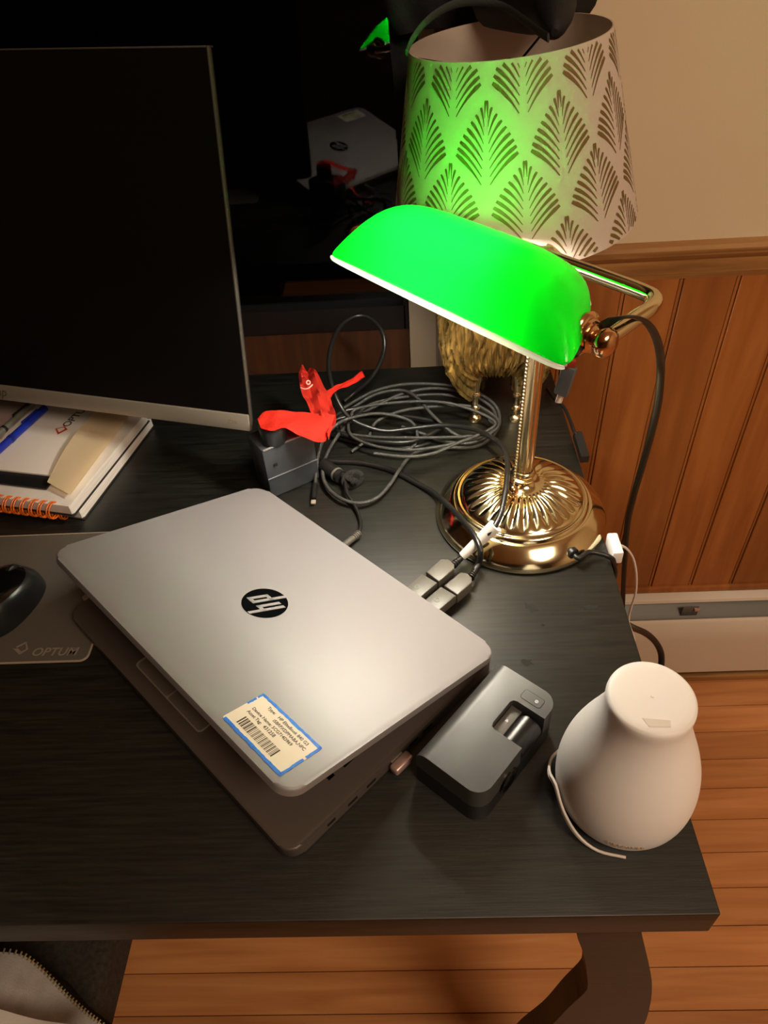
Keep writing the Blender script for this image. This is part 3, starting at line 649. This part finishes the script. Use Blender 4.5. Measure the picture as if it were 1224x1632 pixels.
# shade
AC, AL, tilt = -.0215, .1400, R(12)
def shp(t, ph, g):           # t in -1..1 along, ph 0..pi from front rim over to back rim, g shell inset
    L_, w_, h_ = AL-g, .0430-g, .0415-g
    st_ = min(1, abs(t)); kb = max(0, min(1, (ph/PI-.3)/.6)); ex = 34*(1-kb)+5*kb
    sw_ = (1-st_**ex)**(.25+.2*kb) if st_ < 1 else 0; shh = (1-st_**4.6)**.62 if st_ < 1 else 0
    c, s2 = math.cos(ph), math.sin(ph); n = -w_*sw_*c; z = h_*shh*(.35*s2+.65*(1-c*c))
    L_ *= 1-.155*(n/w_+1)
    nn = n*math.cos(tilt)-z*math.sin(tilt); zz = n*math.sin(tilt)+z*math.cos(tilt)
    return S(AC+L_*t, -.0660+nn, .2885+zz)
def tt(i): x = 2*i-1; return math.sin(x*PI/2)
def shell(name, g, m):
    b = B(); grid(b, lambda i, j: shp(tt(i)*.99995, j*PI, g), 90, 40); bmesh.ops.remove_doubles(b, verts=b.verts, dist=2e-5)
    return link(name, b, m, sh_root, angle=80)
b = B(); grid(b, lambda i, j: shp(tt(i)*.99995, j*PI, 0), 96, 44); bmesh.ops.remove_doubles(b, verts=b.verts, dist=2e-5)
sh_root = link('lamp_shade', b, green_glass, bl, angle=80)
shell('shade_lining', .0016, white_glass)
b = B()   # pale cut edge of the glass
for ph in (0, PI):
    tube(b, [shp(tt(i/80)*.955, ph, -.0006)-Vector((0, 0, .0016)) for i in range(81)], lambda q_: .0008+.0021*math.sin(PI*q_)**.6, 8, sm=False)
link('shade_rim', b, rim_glass, sh_root)
b = B(); tube(b, [S(-.105, -.066, .303), S(.025, -.066, .303)], .0085, 20, sm=False); link('bulb', b, bulb_m, bl)
b = B(); tube(b, [S(.025, -.066, .303), S(.060, -.066, .300)], .011, 20, sm=False); tube(b, [S(.055, -.066, .298), S(.094, -.066, .288)], .004, 10, sm=False); link('socket', b, brass_soft, bl)
b = B(); c0, c1_ = Vector((.1085, .5625, DESK+.292)), Vector((.1035, .5600, DESK+.058)); N = 62
for k in range(N):
    p = c0.lerp(c1_, k/(N-1)); bmesh.ops.create_icosphere(b, subdivisions=2, radius=.00165, matrix=Matrix.Translation(p))
tube(b, [c0, c1_], .0005, 6, sm=False); link('pull_chain', b, brass, bl)
b = B(); lathe(b, [(0, -.0072), (.0045, -.0055), (.0060, -.001), (.0045, .0032), (.0018, .0055), (0, .006)], 28, Matrix.Translation(c1_-Vector((0, 0, .003)))); link('chain_pull', b, mat('rosy_brass', 'e6b78a'), bl)
gp = at(913, 880, .014); b = B(); gd = (gp-LP); gd.z = 0; gd.normalize()
gf = frame((0, 0, 1), gd.cross(Vector((0, 0, 1)))*-1, gd, LP+gd*.083+Vector((0, 0, .0125)))
lathe(b, [(.003, .0), (.0062, .0), (.0062, .0045), (.0045, .0055), (.003, .0055)], 24, gf); link('cord_grommet', b, blackp, bl)
g0 = LP+gd*.088+Vector((0, 0, .0125))
b = B(); tube(b, [g0, g0+gd*.006, at(938, 880, .012), at(955, 882, .010), at(970, 887, .008), Vector((.203, .508, DESK-.004)), Vector((.208, .515, DESK-.05)), Vector((.215, .60, DESK-.25)), Vector((.23, .72, .28)), Vector((.30, .80, .12)), Vector((.36, .83, .012))], .0027, 10)
tag(link('lamp_cord', b, rubber), 'black power cord leaving the brass lamp base over the desk edge', 'cord')

# ------------------------------------------------------------------ table lamp with gold furry body
TC = Vector((.1100, .7700, DESK))
tlm = thing('table_lamp', 'table lamp with feather-patterned drum shade on a gold shaggy-animal base', 'lamp', tuple(TC))
hooves = [(at(757, 668, 0)), (at(821, 668, 0)), (at(828, 642, 0)), Vector((.088, .812, DESK))]
legang = [math.atan2(h.y-TC.y, h.x-TC.x) for h in hooves]
b = B()
def bodyfn(i, j):
    a = 2*PI*i; rx, ry = .0705, .052
    low = .074
    for la_ in legang[:2]+[math.atan2(.03, .035), legang[3]]:
        d = abs((a-la_+PI) % (2*PI)-PI); low -= .046*math.exp(-(d/.34)**2)
    jj = (j-.16)/.84; uz = min(0, jj)/.19; j = max(0, jj)
    z = low+(.225-low)*j+(.105-low)*(-uz)**.7 if uz < 0 else low+(.225-low)*j
    prf = math.sqrt(max(0.0, 1-min(1, abs((j-.56)/.62))**2.4))
    if uz < 0: prf *= max(.02, 1+uz)
    r_ = prf
    wav = (.0062*(.5-abs(math.sin(a*25+1.3*math.sin(j*9+a*3)+.9*math.sin(j*17-a*5)))**.7)+.002*(.5-abs(math.sin(a*47-5*j+1.2*math.sin(j*9+a*5)))))*(1 if uz == 0 else .3)
    return TC+Vector((math.cos(a)*(rx*r_+wav), math.sin(a)*(ry*r_+wav)-.002, z))
grid(b, bodyfn, 560, 100, True); bmesh.ops.holes_fill(b, edges=[e for e in b.edges if e.is_boundary]); link('animal_body', b, gold_body, tlm, angle=80)
for h in hooves:
    b = B(); top = .075; 
    lathe(b, [(0, .0005), (.0088, .0005), (.0092, .003), (.0075, .0062), (.0045, .0085), (.0040, .012), (.0062, .0145), (.0066, .0175), (.0060, .0205), (.0040, .0225), (.0042, .034), (.0062, .0365), (.0062, .0395), (.0045, .042), (.006, .055), (.012, top)], 28, Matrix.Translation(h)); link('leg', b, brass_soft, tlm)
b = B(); lathe(b, [(.012, .218), (.012, .228), (.006, .232), (.006, .275), (.014, .278), (.014, .31), (0, .31)], 24, Matrix.Translation(TC)); link('lamp_socket', b, blackp, tlm)
b = B()
lathe(b, [(0, .305), (.012, .31), (.022, .33), (.028, .352), (.024, .372), (.012, .384), (0, .387)], 28, Matrix.Translation(TC)); link('light_bulb', b, mat('frosted_bulb', '8a6f50', .3), tlm)
# drum shade: cone frame tilted a little
zb, zt, Rb, Rt = .250, .415, .1260, .0905
TF = Matrix.Translation(TC+Vector((.0, 0, .325))) @ Matrix.Rotation(R(-4.5), 4, 'Y') @ Matrix.Translation((0, 0, -.325))
def cone(th, vv, off=0): r_ = Rb+(Rt-Rb)*vv+off; return TF @ Vector((r_*math.cos(th), r_*math.sin(th), zb+(zt-zb)*vv))
b = B()
grid(b, lambda i, j: cone(2*PI*i, j, 0), 96, 8, True, 0); grid(b, lambda i, j: cone(2*PI*i, 1-j, -.0012), 96, 8, True, 0)
for vv in (0, 1):
    grid(b, lambda i, j: cone(2*PI*i, vv, -.0012*j), 96, 2, True, 0)
TH0 = R(-98.3)
def feather(thc, vb):
    HH, WW = .385, R(15.0)
    ns = 9
    for sd in (-1, 1):
        for k in range(ns):
            t = k/(ns-1)
            # inner start close to the stem, outer tip on a pointed leaf outline
            x0, y0 = .05+.09*(1-t), .80*t
            oy = .37+.63*t; ox = 1-t**1.5
            ox = max(.03, ox); 
            cx_, cy_ = x0+(ox-x0)*.42, y0+(oy-y0)*.66
            pts = []; 
            for m_ in range(7):
                s_1 = m_/6; xx = (1-s_1)**2*x0+2*s_1*(1-s_1)*cx_+s_1**2*ox; yy = (1-s_1)**2*y0+2*s_1*(1-s_1)*cy_+s_1**2*oy; pts.append((xx, yy))
            Vs = []
            for m_, (xx, yy) in enumerate(pts):
                q0 = pts[max(0, m_-1)]; q1 = pts[min(6, m_+1)]; dx, dy = (q1[0]-q0[0])*WW*.11, (q1[1]-q0[1])*HH*.178; l_ = math.hypot(dx, dy) or 1
                s_1 = m_/6; wd = (.0004+.0019*s_1**1.2)*(1-.42*t)*(1 if m_ < 6 else .6)
                nx, ny = -dy/l_*wd, dx/l_*wd
                row = []
                for sg in (-1, 1):
                    th = thc+sd*(xx*WW)+sd*sg*nx/.11; v1 = vb+yy*HH+sg*ny/.178
                    row.append((th, v1))
                Vs.append(row)
            for m_ in range(6):
                q4 = [Vs[m_][0], Vs[m_][1], Vs[m_+1][1], Vs[m_+1][0]]
                if max(p[1] for p in q4) > .997 or min(p[1] for p in q4) < .003: continue
                f = b.faces.new([b.verts.new(cone(p[0], p[1], .0004)) for p in q4]); f.material_index = 1
for row, (ph, vb) in enumerate(((-10, 1.0), (8, .765), (-10, .45), (8, .165), (-10, -.14))):
    for k in range(10): feather(TH0+R(ph+36*k), vb)
NORECALC.add('drum_shade'); b.normal_update()
dsh = link('drum_shade', b, [shade_fabric, leaf], tlm, angle=60)
b = B()
for a in range(3):
    th = R(55+120*a); tube(b, [cone(th, .96, -.002), TF @ Vector((.012*math.cos(th), .012*math.sin(th), .388))], .0012, 6, sm=False)
lathe(b, [(0, .384), (.013, .384), (.013, .390), (.004, .396), (0, .398)], 20, TF); link('shade_spider', b, blackp, dsh)

# ------------------------------------------------------------------ dark bag hanging behind the drum shade, with a loop strap over its rim
bg = thing('shoulder_bag', 'dark nylon bag hanging behind and over the top of the patterned drum shade', 'bag', (.10, .885, DESK+.43))
b = B()
def bagfn(i, j):      # front-to-back closed outline swept down
    a = 2*PI*i; x = .10+.118*math.copysign(abs(math.cos(a))**.6, math.cos(a)); y = .893+.020*math.copysign(abs(math.sin(a))**.7, math.sin(a))
    bot = .400+.006*math.sin((x+.02)*28)
    k = math.sin(min(1, j*3.2)*PI/2)**.5; z = bot+(.80-bot)*j
    xx = .10+(x-.10)*(.82+.18*k); yy = .893+(y-.893)*(.35+.65*k)+.0015*math.sin(x*160+z*30)
    return Vector((xx, yy, DESK+z))
grid(b, bagfn, 80, 30, True); bmesh.ops.holes_fill(b, edges=[e for e in b.edges if e.is_boundary]); link('bag_body', b, bagm, bg, angle=60)
b = B()
def panelfn(i, j): x = -.004+.030*i+.003*math.sin(j*9); return Vector((x, .905+.004*math.sin(i*5+j*14), DESK+.20+.50*j))
grid(b, panelfn, 8, 30); bmesh.ops.solidify(b, geom=b.faces[:], thickness=.006); link('side_flap', b, bagm, bg)
b = B()   # soft lobe spilling over the shade opening
lob = [aty(905, -10, .80), aty(902, 10, .77), aty(893, 30, .74), aty(880, 46, .715)]
tube(b, [aty(800, -25, .86), aty(850, -5, .82)] + [aty(878, 8, .785), aty(884, 52, .728)], lambda t: .003+.034*(1-t)**.6, 18); link('corner_fold', b, bagm, bg)
b = B(); tube(b, [aty(648, 84, .712), aty(655, 66, .72), aty(672, 42, .735), aty(692, 24, .75), aty(718, 9, .765), aty(745, 3, .775), aty(775, 4, .78), aty(805, 12, .775), aty(835, 32, .755), aty(858, 50, .735), aty(874, 60, .72)], .0042, 8, flat=.3, upv=(0, -.5, .8)); link('shoulder_strap', b, strapm, bg)

# ------------------------------------------------------------------ plugs, adapters and cables
def plugset(lblA, lblB, near, far, pnear, pfar, Zt=.0225):
    # adapter box from near (laptop side) to far; then plug
    def blk(name, q4, z0, z1, m, cham=False):
        P = [at(x, y, z1) for x, y in q4]; b = B(); pts = [(p.x, p.y) for p in P]
        prism(b, pts, DESK+z0, DESK+z1, bev=.0008, bot=True); return link(name, b, m)
    return blk
blk = plugset('', '', None, None, None, None)
dkp = mat('grey_black_plastic', '56534c', .42); dkp2 = mat('grey_plug_plastic', '5c5850', .42)
ad1 = tag(blk('display_adapter', [(642, 941), (672.7, 914), (697, 928.6), (665, 956)], .0095, .0205, dkp), 'left grey-black video adapter plugged in at the laptop hinge edge', 'adapter', 'video adapters')
ad2 = tag(blk('display_adapter', [(671, 961), (702.7, 934.5), (727, 949), (694, 977)], .0095, .0205, dkp), 'right grey-black video adapter plugged in at the laptop hinge edge', 'adapter', 'video adapters')
def logo_ring(par, px, py):
    b = B(); lathe(b, [(.0018, 0), (.0028, 0), (.0028, .0002), (.0018, .0002), (.0018, 0)], 20, Matrix.Translation(at(px, py, .0206))); link('embossed_ring', b, mat('raised_grey', '6e6a62', .45), par)
logo_ring(ad1, 665, 935); logo_ring(ad2, 697, 956)
def cable(name, label, pts, r, m, cat='cable', plug=None):
    t = thing(name, label, cat, tuple(pts[0])); b = B(); tube(b, pts, r, 10, step=.005); link('cord', b, m, t); return t
def plug_on(t, q6, sa, sb, z0=.0085, z1=.0215):
    P = [at(x, y, z1) for x, y in q6]; b = B(); prism(b, [(p.x, p.y) for p in P], DESK+z0, DESK+z1, bev=.001, bot=True); pp = link('plug', b, dkp2, t)
    b = B(); A_, B_ = at(*sa, .0175), at(*sb, .0175)
    A_.z = B_.z = DESK+.015
    for k in range(4):
        c0_ = A_.lerp(B_, k/4); tube(b, [c0_, A_.lerp(B_, k/4+.14)], .0042-.0004*k, 12, sm=False)
    tube(b, [A_, B_], .0028, 10, sm=False); link('strain_relief', b, rubber, t)
z = lambda *a: [at(x, y, zz) for x, y, zz in a]
v1 = cable('video_cable', 'black cable with a white tag, rising from the upper plug into a standing loop', z((733, 888, .015), (745, 876, .018), (765, 862, .03), (784, 845, .047), (797, 822, .053), (803, 798, .058), (808, 765, .062), (809, 740, .055), (803, 715, .045), (783, 697, .035), (750, 683, .026), (705, 678, .02), (655, 683, .016), (615, 687, .016), (585, 680, .022), (560, 668, .03), (543, 648, .045), (529, 615, .062), (524, 580, .075), (530, 545, .088), (545, 517, .095), (570, 503, .098), (592, 508, .095), (609, 528, .085), (613, 552, .07), (606, 578, .05), (590, 604, .03), (566, 625, .012), (548, 640, .006)), .0030, rubber)
plug_on(v1, [(679, 911), (702.7, 890.7), (715, 891), (724, 899), (724, 906), (699.5, 926.7)], (722, 898), (735, 887))
b = B(); tube(b, z((737, 886, .017), (768, 858, .035), (790, 838, .050)), lambda t: .0044+.003*t, 12, flat=.8); link('white_tag', b, whitelbl, v1)
v2 = cable('video_cable', 'black cable from the lower plug running left past the lamp base', z((757, 908, .014), (764, 896, .018), (766, 878, .032), (756, 853, .036), (738, 830, .030), (715, 806, .020), (690, 785, .006), (655, 765, .0035), (625, 750, .0035), (590, 740, .0035), (560, 736, .0035), (530, 735, .0035), (505, 728, .0035), (480, 700, .0035)), .0031, rubber)
plug_on(v2, [(707.5, 933), (734, 911.6), (744, 913), (752, 920), (752, 928), (729, 948)], (750, 918), (758, 906))
# phone cable with a bright tip
pcb = cable('phone_cable', 'grey braided phone cable ending in a small metal tip beside the charcoal box', z((502, 775, .006), (504, 752, .010), (508, 722, .022), (518, 696, .03), (540, 674, .034), (568, 664, .034), (600, 659, .03), (632, 663, .024), (655, 672, .018), (664, 685, .014), (664, 702, .010), (655, 714, .006), (630, 716, .004), (590, 708, .004), (550, 698, .004), (528, 690, .004), (545, 676, .006), (590, 652, .012), (640, 628, .018), (690, 619, .02), (735, 625, .016), (775, 642, .012), (790, 662, .008), (782, 690, .006), (750, 706, .006), (705, 702, .008), (670, 690, .010), (640, 680, .014)), .0021, braid)
b = B(); tube(b, z((502, 772, .006), (500, 795, .005)), .0030, 12, sm=False); link('connector_sleeve', b, rubber, pcb)
b = B(); p_ = at(499.5, 800, .0045); box(b, (0, 0, 0), (.0055, .0062, .0022), Matrix.Translation(p_), bev=.0006); link('metal_tip', b, mat('bright_nickel', 'e8dfd0', .3, .7), pcb)
c3 = cable('braided_cable', 'grey braided cable sweeping a wide loop in front of the cable tangle', z((575, 655, .012), (560, 670, .014), (540, 692, .016), (522, 722, .014), (514, 748, .010), (520, 774, .008), (542, 794, .008), (572, 802, .008), (600, 794, .008), (620, 774, .009), (637, 748, .010), (655, 726, .010), (680, 715, .008), (715, 713, .006), (752, 713, .005), (780, 700, .006), (795, 678, .008), (793, 652, .010), (772, 632, .014), (735, 618, .018), (690, 612, .022), (640, 613, .020), (600, 622, .016), (575, 634, .012), (548, 650, .008)), .0022, braid)
c4 = cable('coiled_cable', 'thin grey cable coiled in the middle of the tangle behind the red cloth', z(*[(662+118*math.cos(t)*(1+.12*math.sin(3.1*t))+6*math.sin(2.3*t), 664+40*math.sin(t)*(1+.1*math.cos(2.2*t))+5*math.cos(1.7*t)+1.2*t, .010+.0016*t+.004*math.sin(1.3*t)) for t in [k*.42 for k in range(36)]]), .0019, braid)
c5 = cable('coiled_cable', 'black rubber cable wound through the lower left of the tangle', z(*[(612+88*math.cos(t+.6)*(1+.1*math.sin(2.7*t)), 690+24*math.sin(t+.6)*(1+.16*math.cos(1.9*t))-1.5*t, .0042+.0015*t) for t in [k*.4 for k in range(26)]]), .0026, rubber)
c6 = cable('coiled_cable', 'grey-black cable crossing from the tangle to the table lamp feet', z((560, 720, .004), (585, 700, .01), (600, 672, .018), (640, 655, .022), (690, 648, .022), (735, 646, .020), (765, 652, .016), (788, 668, .010), (780, 692, .006), (752, 700, .010), (722, 690, .016), (690, 662, .022), (665, 634, .026), (640, 622, .024), (600, 628, .02), (565, 648, .014), (535, 668, .010)), .0021, braid)
# charger plug with hook strap
dcj = thing('charger_lead', 'short black charger lead with a round barrel and hook-and-loop strap near the laptop', 'charger lead', tuple(at(545, 760, 0)))
b = B(); tube(b, z((515, 740, .011), (537, 756, .010)), .0082, 20, sm=False); tube(b, z((537, 756, .010), (543, 760.5, .010)), .0078, 20, sm=False); link('barrel', b, blackp, dcj)
b = B(); tube(b, z((536, 755.3, .010), (538, 756.8, .010)), .0085, 20, sm=False); link('silver_ring', b, silverp, dcj)
b = B()
ctr = at(560, 765, .010)
for a0, rr_2, tl_ in ((0, .0115, .3), (1.1, .009, 1.0), (2.0, .0105, -.4)):
    f_ = Matrix.Translation(ctr+Vector((.003*math.cos(a0)-.001, .002*math.sin(a0), .001))) @ Matrix.Rotation(a0+.5, 4, 'Z') @ Matrix.Rotation(PI/2-.5+tl_*.5, 4, 'X')
    tube(b, [f_ @ Vector((rr_2*math.cos(t), rr_2*.75*math.sin(t), 0)) for t in [2*PI*k/24 for k in range(24)]], .0032, 8, sm=False, flat=.35)
link('hook_strap', b, mat('fuzzy_black_strap', '191817', .95, bump=.8, bscale=900), dcj)
b = B(); tube(b, z((550, 768, .012), (553, 785, .010), (562, 800, .007), (571, 818, .004), (575, 838, .0035), (570, 850, .004), (560, 861, .007), (548, 870, .009)), .0021, 10); link('cord', b, rubber, dcj)
b = B(); A_, B_ = at(572, 850, .006), at(545, 872, .010); tube(b, [A_, A_.lerp(B_, .3), B_], .0036, 12, sm=False)
for k in range(4): c0_ = A_.lerp(B_, .02+k*.09); tube(b, [c0_, A_.lerp(B_, .06+k*.09)], .0044, 12, sm=False)
link('laptop_plug', b, dkp, dcj)
# flat phone cable over the lamp yoke
fc = thing('flat_phone_cable', 'flat black phone cable hung over the brass lamp arm, connector dangling', 'cable', tuple(aty(893, 630, .44)))
pts = [aty(914, 568, .443), aty(922, 558, .452), aty(932, 548, .468), aty(945, 534, .468), aty(962, 519, .462), aty(984, 508, .459), aty(1008, 505, .463), aty(1029, 513, .473), aty(1043, 532, .490), aty(1051, 558, .512), aty(1053, 590, .540), aty(1049, 640, .560), aty(1038, 690, .580), aty(1025, 738, .60), aty(1010, 790, .62), aty(1000, 835, .64), aty(996, 890, .66), aty(993, 945, .68), aty(992, 1010, .70), aty(996, 1060, .715), Vector((.235, .78, .35)), Vector((.24, .80, .12)), Vector((.25, .81, .012)), Vector((.30, .80, .005))]
b = B(); tube(b, pts, .0036, 10, flat=.36, upv=(.6, -.5, .3)); link('flat_cord', b, mat('dark_flat_rubber', '20241f', .3), fc)
cf_o = aty(911, 577, .440); ct_o = aty(894, 629, .440); dd = (ct_o-cf_o).normalized(); side = dd.cross(Vector((0, -1, .2))).normalized(); nf = side.cross(dd).normalized()
cfm = frame(side, dd, side.cross(dd), cf_o)
Lc = (ct_o-cf_o).length
b = B(); box(b, (0, .002, 0), (.0062, .008, .005), cfm, bev=.0008); link('red_collar', b, mat('dull_red_plastic', '8e2a1c', .5), fc)
b = B(); box(b, (0, Lc*.55, 0), (.0098, Lc*.86, .0062), cfm @ Matrix.Rotation(R(32), 4, 'Y'), bev=.0008); link('connector_housing', b, mat('slate_connector', '5a5c60', .35), fc)
b = B(); box(b, (0, Lc*.99+.003, 0), (.0048, .0085, .002), cfm, bev=.0006); link('metal_tip', b, mat('bright_nickel', 'e8dfd0'), fc)
# black inline adapter hanging at the desk corner
b = B(); A_, B_ = aty(923, 704, .705), aty(930, 752, .665); 
hb = thing('power_brick', 'slim black inline adapter at the right desk edge behind the lamp base', 'adapter', tuple(B_))
tube(b, [Vector((.2035, .712, DESK+.008)), Vector((.2045, .668, DESK+.004))], .0068, 4, sm=False, flat=1.0); link('adapter_body', b, blackp, hb)
b = B(); tube(b, [at(872, 620, .004), at(884, 636, .007), at(898, 648, .010), at(908, 668, .013), at(916, 690, .013), Vector((.2035, .711, DESK+.009))], .0022, 10); link('cord', b, rubber, hb)
# white usb charger at the edge
wu = thing('usb_charger', 'small white charger hooked at the desk edge beside the lamp cord', 'charger', (.206, .53, DESK))
b = B(); box(b, (.2065, .525, DESK+.001), (.011, .030, .016), bev=.002); link('body', b, white_p, wu)
b = B(); tube(b, [Vector((.212, .527, DESK+.004)), aty(985, 868, .535), aty(998, 874, .545), aty(1009, 890, .56), aty(1014, 915, .57), aty(1013, 945, .58), aty(1006, 968, .59), aty(1002, 990, .60), aty(1003, 1040, .61), Vector((.225, .66, .35)), Vector((.225, .70, .10)), Vector((.24, .73, .004)), Vector((.30, .74, .003))], .0014, 8); link('cord', b, white_p, wu)
b = B(); tube(b, [Vector((.205, .60, .62)), Vector((.212, .62, .56)), aty(990, 990, .66), aty(1008, 1000, .70), aty(1030, 1010, .72), aty(1046, 1025, .725), aty(1054, 1045, .72), aty(1052, 1075, .70), aty(1045, 1120, .66), (.40, .62, .006)], .0052, 10)
tag(link('extension_cord', b, rubber), 'thick black cord bulging out from under the desk beside the heater', 'cord')

# ------------------------------------------------------------------ chair seat with a grey zip jacket (lower left)
ch = thing('office_chair', 'dark upholstered chair tucked under the left front of the desk', 'chair', (-.56, .12, 0))
b = B(); zs = .47
sp = [(-.330, .36), (-.334, -.05), (-.34, -.12), (-.40, -.15), (-.74, -.15), (-.80, -.10), (-.80, .32), (-.76, .38), (-.36, .38)]
prism(b, sp, zs-.07, zs, bev=.016, bot=True, seg=4); link('seat', b, darkcloth, ch)
b = B(); lathe(b, [(0, .08), (.03, .08), (.03, .25), (.02, .25), (.02, .40), (0, .40)], 24, Matrix.Translation((-.56, .12, 0))); link('gas_column', b, blackp, ch)
for k in range(5):
    a = R(72*k+100); d = Vector((math.cos(a), math.sin(a), 0)); o = Vector((-.56, .12, 0))
    b = B(); tube(b, [o+Vector((0, 0, .10)), o+d*.12+Vector((0, 0, .09)), o+d*.23+Vector((0, 0, .065))], lambda t: .02-.007*t, 10); lg = link('base_spoke', b, blackp, ch)
    b = B(); lathe(b, [(0, -.014), (.024, -.014), (.026, -.008), (.026, .008), (.024, .014), (0, .014)], 24, Matrix.Translation(o+d*.23+Vector((0, 0, .0262))) @ Matrix.Rotation(a, 4, 'Z') @ Matrix.Rotation(PI/2, 4, 'X')); link('caster', b, rubber, lg)
jk = thing('zip_jacket', 'grey zip-up jacket with a pale lining heaped on the dark chair', 'jacket', (-.42, .08, .47))
zipP = [at(x, y, zz-DESK) for x, y, zz in ((-70, 1540, .60), (-30, 1522, .605), (0, 1517, .60), (35, 1522, .59), (60, 1538, .575), (85, 1562, .555), (112, 1590, .535), (140, 1615, .515), (165, 1634, .50), (200, 1665, .48), (230, 1700, .474))]
zp = spline(zipP, .004); b = B(); N = len(zp)
def cloth(i, j):
    k = i*(N-1); i0 = min(int(k), N-2); p = zp[i0].lerp(zp[i0+1], k-i0)
    q = p+Vector((-.10, -.34, .0))*j; wv_ = .012*math.sin(j*11+i*5)*min(1, j*6)+.008*math.sin(j*23-i*9)*min(1, j*5)
    q.z = p.z+(.035*math.sin(min(1, j*1.6)*PI/2)+wv_)-.12*max(0, j-.55)**1.2
    q.z = max(q.z, .476); return q
grid(b, cloth, N, 60); bmesh.ops.solidify(b, geom=b.faces[:], thickness=.003); link('jacket_body', b, jersey, jk)
b = B()
def under(i, j):
    k = i*(N-1); i0 = min(int(k), N-2); p = zp[i0].lerp(zp[i0+1], k-i0); q = p.lerp(Vector((p.x-.012, p.y+.012, .472)), j); return q+Vector((0, 0, -.001))
grid(b, under, N, 8); bmesh.ops.solidify(b, geom=b.faces[:], thickness=.002); link('inner_facing', b, darkcloth, jk)
b = B()
def lining(i, j):
    p = at(-60+170*i, 1590+22*i*i*1.2+10*math.sin(i*4), -.115); q = p+Vector((-.05, -.24, 0))*j; q.z = p.z-.012+.028*math.sin(min(1, j*4)*PI/2)+.006*math.sin(i*8+j*9)-.15*max(0, j-.5)-.06*i*i; return q
grid(b, lining, 30, 24); bmesh.ops.solidify(b, geom=b.faces[:], thickness=.003); link('lining', b, jersey_w, jk)
b = B()
for k in range(0, N-1, 1):
    p = zp[k]; t = (zp[k+1]-zp[k]).normalized(); up_ = Vector((0, 0, 1)); s2 = t.cross(up_).normalized()
    if k % 1 == 0: box(b, (0, 0, 0), (.0014, .0038, .0018), frame(t, s2, t.cross(s2), p+Vector((0, 0, .003))))
link('zip_teeth', b, mat('brass_zip', '9a8f6a', .35, .7), jk)
